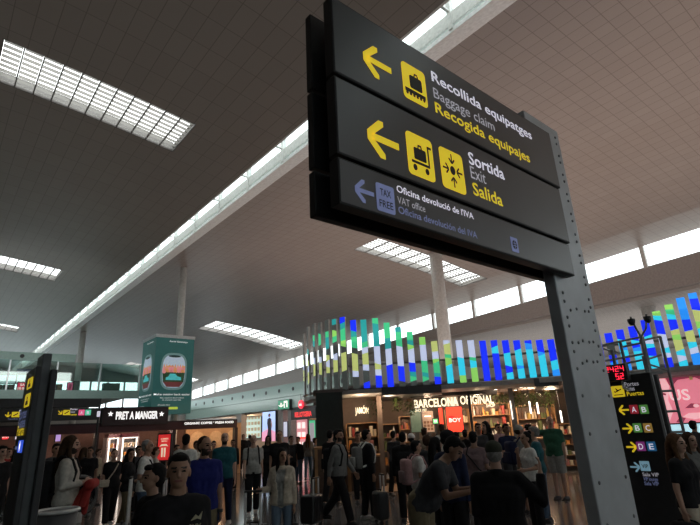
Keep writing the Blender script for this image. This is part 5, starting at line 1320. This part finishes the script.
def phone(p, hand, label, lit=True, up=.05):
    hp = p['hands'][hand] + p['hd']*.04; t = empty('phone', (hp.x, hp.y, hp.z+up), p['rz'], label, 'phone'); t.rotation_euler = (-.6, 0, p['rz'])
    MB().rbox((-.037, -.004, -.07), (.037, .004, .07), .004).build('case', BLACK, t); MB().box((-.033, -.006, -.065), (.033, -.004, .065)).build('display', glow('phone_lit', (.75, .7, .85), .8) if lit else BLACK, t)

# nearest figures on the left
person('man facing us at the bottom left in a black jacket with a cream emblem', 180, 455, 3.75, 14, 'tan', 'short', 'black', 'jacket', 'black', 'trousers', 'black', ra='down', la='bent', yaw=-14, vox=.007, emblem=True, build=1.04)
person('dark haired person in black beside the jacketed man, looking left', 155, 465, 4.7, -62, 'tan', 'short', 'black', 'jacket', 'black', 'trousers', 'black', female=True, ra='down', la='down', vox=.009, yaw=-10)
p = person('bearded man in a royal blue polo shirt and khaki trousers looking left', 205, 437, 7.0, 8, 'tan', 'crop', 'brown', 'polo', 'royal', 'trousers', 'khaki', ra='down', la='down', yaw=32, beard=True, watch=True, build=1.06, vox=.009)
person('bald bearded man in a teal polo shirt walking behind the blue polo man', 225, 432.5, 11.3, -8, 'fair', 'bald', 'brown', 'polo', 'teal', 'jeans', 'navy', 'white', ra='swingb', la='down', stride=.18, yaw=8, beard=True, build=1.08)
p = person('grey haired man in a white T-shirt and blue jeans left of the red poster', 148, 440, 10.2, 75, 'tan', 'crop', 'grey', 'tee', 'white', 'jeans', 'denim', 'white', ra='bent', la='bent', stride=.12, build=1.05, sling=(1, 'black'))
suitcase(p, 0, 'narrow pale grey trolley case beside the man in the white T-shirt', 'grey', .1, .30, .5, .2, .25)
person('woman in a dark hooded top just left of the white T-shirt man', 131, 449, 11.6, 70, 'tan', 'long', 'black', 'hoodie', 'black', 'trousers', 'khaki', 'white', female=True, ra='bent', stride=.14, yaw=-50)
person('man seen from behind in white T-shirt, left of the blue polo man', 186.5, 434.5, 11.4, 172, 'tan', 'short', 'black', 'tee', 'white', 'trousers', 'navy', stride=.1)
p = person('woman in a black outfit with a pale crossbody strap walking towards us', 115, 449.5, 13.0, 12, 'fair', 'bun', 'brown', 'tee', 'black', 'trousers', 'black', 'white', female=True, ra='down', la='down', stride=.16, sling=(-1, 'cream'), build=1.08)
hipbag(p, 1, 'small beige bag at the hip of the woman in black', 'cream')
p = person('long haired bearded man in an off-white shirt carrying a red jacket', 72, 437, 8.6, 78, 'fair', 'long', 'brown', 'long', 'offwhite', 'trousers', 'charcoal', ra='hold', la='hold', beard=True, build=1.1, yaw=-5)
backpack(p, 'large black backpack on the man with the red jacket', 'black', .32, .55, .22, zc=1.18)
jl = p['W'] @ V(0, .30, 1.10); t = empty('folded_jacket', tuple(jl), p['rz'], 'red jacket draped over the forearms of the long haired man', 'jacket')
mb = MB(); mb.capsule((-.20, .02, .02), (.2, .02, .03), .07, .07, 12); mb.capsule((-.17, -.05, -.04), (.02, -.22, -.30), .07, .09, 12); mb.capsule((.12, .0, 0), (.14, -.05, -.22), .06, .05, 12); link('cloth', remesh(mb, 'cloth', CL['red'], .016, 3), t)
mb = MB(); mb.capsule((-.15, -.05, -.05), (-.12, -.06, -.35), .05, .04, 10); link('sleeve', remesh(mb, 'sleeve', CL['red'], .016, 3), t)
suitcase(p, 0, 'black upright suitcase in front of the red jacket man', 'black', .48, .34, .55, .24, .0, handle=True)
p = person('balding man in a grey T-shirt with backpack straps walking towards us', 253.5, 435, 12.6, 5, 'fair', 'bald', 'grey', 'tee', 'lightgrey', 'trousers', 'black', 'white', ra='swingf', la='swingb', stride=.15, build=1.12)
backpack(p, 'dark backpack on the man in the grey T-shirt', 'black', .28, .42, .14)
person('tall man in a black T-shirt behind the woman with the suitcase', 279.5, 431, 13.4, 2, 'tan', 'crop', 'brown', 'tee', 'black', 'trousers', 'black', ra='down', la='down', build=1.12)
p = person('woman in a beige jacket and blue jeans pulling a suitcase', 282, 449, 7.9, -14, 'tan', 'long', 'black', 'jacket', 'cream', 'jeans', 'paledenim', 'white', female=True, ra=((.25, .05, -1), (.30, .85, .02)), la='down', yaw=34, stride=.10, vox=.009, inner='lightgrey')
suitcase(p, 0, 'black suitcase with a tall chrome handle pulled by the woman in the beige jacket', 'black', .06, .40, .50, .25, .02)
handbag(p, 1, 'black handbag hanging from the left hand of the woman in the beige jacket', 'black', .32, .24, .10, .16)
p = person('woman with long hair and blue jeans seen from behind near the dark kiosk wall', 308, 434, 20.0, 170, 'tan', 'long', 'chestnut', 'long', 'grey', 'jeans', 'denim', 'dark', female=True, stride=.16)
p = person('bearded man in a grey shirt striding right with a shoulder bag', 338, 428, 10.6, 66, 'tan', 'short', 'black', 'long', 'grey', 'trousers', 'black', ra='swingb', la='swingf', stride=.34, beard=True, yaw=-8)
backpack(p, 'black backpack on the striding man in the grey shirt', 'black', .28, .42, .15)
suitcase(p, 0, 'bulky black wheeled bag trailing behind the striding man', 'black', -.36, .42, .50, .30, .06)
p = person('man in a black top with a grey and white backpack facing right', 366, 430, 11.0, 112, 'tan', 'short', 'black', 'hoodie', 'black', 'trousers', 'black', 'white', ra='down', la='down', stride=.08)
backpack(p, 'grey and white backpack on the man near the JAMÓN shelf', 'grey', .30, .44, .17, 'lightgrey', strapcol='white')
suitcase(p, 0, 'slim black suitcase beside the man with the grey backpack', 'black', -.02, .32, .50, .22, .30)
person('dark haired man behind the grey backpack, facing us', 357.5, 432, 13.4, 10, 'tan', 'short', 'black', 'tee', 'black', 'trousers', 'black')
person('person in a black hooded jacket seen from behind at the JAMÓN corner', 402, 432.5, 10.6, 178, 'olive', 'short', 'black', 'hoodie', 'black', 'trousers', 'black', build=1.15, stride=.06)
p = person('woman in a white T-shirt with a pink backpack looking right', 415.5, 441, 8.9, 112, 'tan', 'short', 'black', 'tee', 'white', 'trousers', 'cream', 'dark', female=True, ra='bent', la='phone')
backpack(p, 'dusty pink backpack on the woman in the white T-shirt', 'pink', .30, .46, .17, 'mauve')
person('person in a white cap behind the woman with the pink backpack', 411, 434, 11.2, 165, 'tan', None, 'black', 'jacket', 'black', 'trousers', 'black', cap='white')
p = person('man in a dark grey T-shirt stooping over his phone', 416, 446, 5.9, 72, 'olive', 'short', 'black', 'tee', 'charcoal', 'shorts', 'khaki', ra='texting', la='texting', lean=.62, nod=14, vox=.008, build=1.12, h=1.74)
phone(p, 0, 'lit phone held by the stooping man')
person('man in a dark cap behind the stooping man', 447, 431, 6.9, 150, 'olive', None, 'black', 'jacket', 'navy', 'trousers', 'black', cap='black', yaw=-45)
person('dark haired woman in navy left of the man in the dark cap', 435.5, 438, 8.2, 120, 'tan', 'long', 'black', 'jacket', 'navy', 'trousers', 'black', female=True)
person('brown haired woman between the pink backpack and the dark cap', 427, 436, 10.0, 140, 'tan', 'curly', 'brown', 'tee', 'charcoal', 'trousers', 'black', female=True)
p = person('man in a mauve T-shirt with a dark shoulder strap seen from behind', 472.5, 432, 9.3, 160, 'olive', 'short', 'black', 'tee', 'mauve', 'trousers', 'black', sling=(-1, 'black'), la='hold', ra='bent', build=1.08)
p = person('man in a green cap and black jacket with his back to us', 492.5, 442, 4.9, 180, 'fair', None, 'grey', 'jacket', 'black', 'trousers', 'black', cap='olive', ra=((.8, .1, -.75), (.10, .25, 1)), la='bent', vox=.009, build=1.3, h=1.57)
p = person('woman in a white T-shirt with her hand at her chin', 525, 432.5, 9.4, -60, 'tan', 'bun', 'black', 'tee', 'white', 'trousers', 'black', female=True, ra='mouth', la='bent')
p = person('man in a pale cap and grey shirt with a dark backpack', 518, 425.5, 11.2, 120, 'tan', None, 'brown', 'tee', 'lightgrey', 'shorts', 'khaki', cap='lightgrey')
backpack(p, 'dark backpack on the man in the pale cap', 'navy', .30, .46, .18)
person('grey haired woman in a dark teal top beside the green polo man', 533, 427, 10.4, -100, 'fair', 'short', 'grey', 'tee', 'teal', 'jeans', 'denim', female=True, build=1.08)
person('tall man in a green polo shirt and grey shorts pointing left', 549, 416.5, 13.2, -22, 'fair', 'bald', 'grey', 'polo', 'green', 'shorts', 'lightgrey', 'dark', ra=((.85, .45, .05), (.6, .8, .18)), la='down', yaw=35, build=1.15)
person('man in a dark polo shirt left of the pale cap, arms folded', 505.5, 424, 12.4, 30, 'olive', 'short', 'black', 'polo', 'navy', 'trousers', 'charcoal', ra='hold', la='hold', build=1.1)
p = person('woman in a black T-shirt and cream trousers walking at the right edge', 674, 433.5, 7.0, 58, 'fair', 'long', 'chestnut', 'tee', 'black', 'trousers', 'cream', 'white', female=True, ra='down', la='swingf', stride=.24, vox=.009)
handbag(p, 0, 'black shoulder bag behind the woman in cream trousers', 'black', .34, .36, .14, .02)
person('woman in a grey top behind the woman in cream trousers', 688, 433, 8.2, 40, 'fair', 'long', 'brown', 'long', 'grey', 'trousers', 'black', female=True, ra='bent', stride=.12)
# small figures farther back
far = [
 ('dark silhouetted shopper, left of two before the mint shop display', 243.3, 434.5, 27, 0, 'black', 'black', 'short', 'black'), ('dark silhouetted shopper, right of two before the mint shop display', 249.8, 435, 29, 160, 'charcoal', 'black', 'short', 'black'),
 ('seated-height cafe guest in a red top at the far left edge', 9, 448, 17.5, 40, 'red', 'black', 'short', 'brown'), ('cafe guest in a white top just left of the sign pillar', 22.5, 445, 12.5, 60, 'white', 'black', 'long', 'black'), ('cafe guest in brown behind the white top guest', 16.5, 446, 19, -30, 'brown', 'charcoal', 'short', 'black'), ('cafe guest in black at the far left, beside the red top', 3, 446, 12.0, 30, 'black', 'black', 'short', 'black'),
 ('man in dark clothes behind the red jacket man, left', 57, 444, 13, 20, 'charcoal', 'black', 'short', 'black'), ('person in a black top between the red jacket man and the woman in black', 91, 447, 15, -20, 'black', 'charcoal', 'short', 'black'), ('person in tan behind the handrail, left of the woman in black', 99, 449, 17.5, 60, 'sand', 'black', 'short', 'brown'), ('woman in grey at the cafe behind the handrail', 85, 448, 16, 120, 'grey', 'black', 'long', 'brown'),
 ('person in black left of the red poster', 139, 446, 14.5, 30, 'charcoal', 'black', 'short', 'black'), ('person in white and dark between white T-shirt man and red poster', 156, 447, 13.5, 100, 'offwhite', 'charcoal', 'short', 'brown'), ('dark haired person right of the red poster', 177, 445, 14.5, 20, 'charcoal', 'black', 'short', 'black'),
 ('person in a pale top behind the blue polo man', 197, 441, 14, 30, 'offwhite', 'denim', 'short', 'brown'), ('person in dark clothing between blue and teal polo men', 214, 441, 16, 0, 'brown', 'black', 'short', 'black'), ('dark figure behind the teal polo man', 233, 440, 18, 10, 'black', 'black', 'short', 'black'),
 ('woman in black left of the tall man in black', 268, 436, 16.5, 0, 'black', 'black', 'long', 'black'), ('dark figure right of the tall man in black', 291, 436, 17, 30, 'charcoal', 'black', 'short', 'black'), ('dark figure just left of the long haired woman in jeans', 298, 437, 19, -30, 'black', 'denim', 'short', 'black'), ('person in grey right of the long haired woman in jeans', 315, 438, 19, 90, 'grey', 'black', 'short', 'brown'),
 ('dark haired person behind the striding grey shirt man', 330, 430, 13.2, 150, 'black', 'black', 'short', 'black'), ('person in a white shirt before the red screen', 441.5, 424.5, 14.5, 170, 'white', 'denim', 'short', 'brown'), ('woman with dark hair before the right shelf, left of two', 477.5, 423.5, 13.4, 20, 'charcoal', 'black', 'short', 'black'), ('woman in a black headscarf before the right shelf', 484.5, 421.5, 13.8, -40, 'black', 'black', 'long', 'black'),
 ('shopper in a pink top at the souvenir counter', 497.5, 424, 15.0, 30, 'pink', 'charcoal', 'short', 'brown'), ('dark shopper behind the hand-at-chin woman', 528, 424.5, 14.4, 100, 'brown', 'black', 'short', 'black'), ('dark haired shopper at the narrow shelf left of the shop name', 393, 431, 14.5, 150, 'charcoal', 'black', 'short', 'black'),
 ('man with a dark head in front of the video wall', 692, 421, 13.5, 150, 'charcoal', 'black', 'short', 'black'), ('dark figure at the left foot of the video wall', 655, 419, 14.2, 170, 'black', 'black', 'short', 'black'), ('stout person behind the stooping man at the shop entrance', 456, 432, 11.7, 150, 'charcoal', 'black', 'short', 'black'), ('dark haired person behind the mauve T-shirt man', 464.5, 430, 13.8, 170, 'black', 'black', 'short', 'black'), ('person in beige in front of the beige panel', 424, 428, 13.6, 150, 'sand', 'black', 'short', 'brown')]
for k, (lab, px, yt, d_, fc, tc_, bc_, hr, hc) in enumerate(far):
    person(lab, px, yt, d_, fc, ('tan', 'olive', 'fair')[k % 3], hr, hc, 'tee' if k % 3 else 'long', tc_, 'trousers', bc_, female=(hr == 'long'), stride=.08*(k % 3), ra=('down', 'bent', 'down', 'phone')[k % 4], vox=.02)
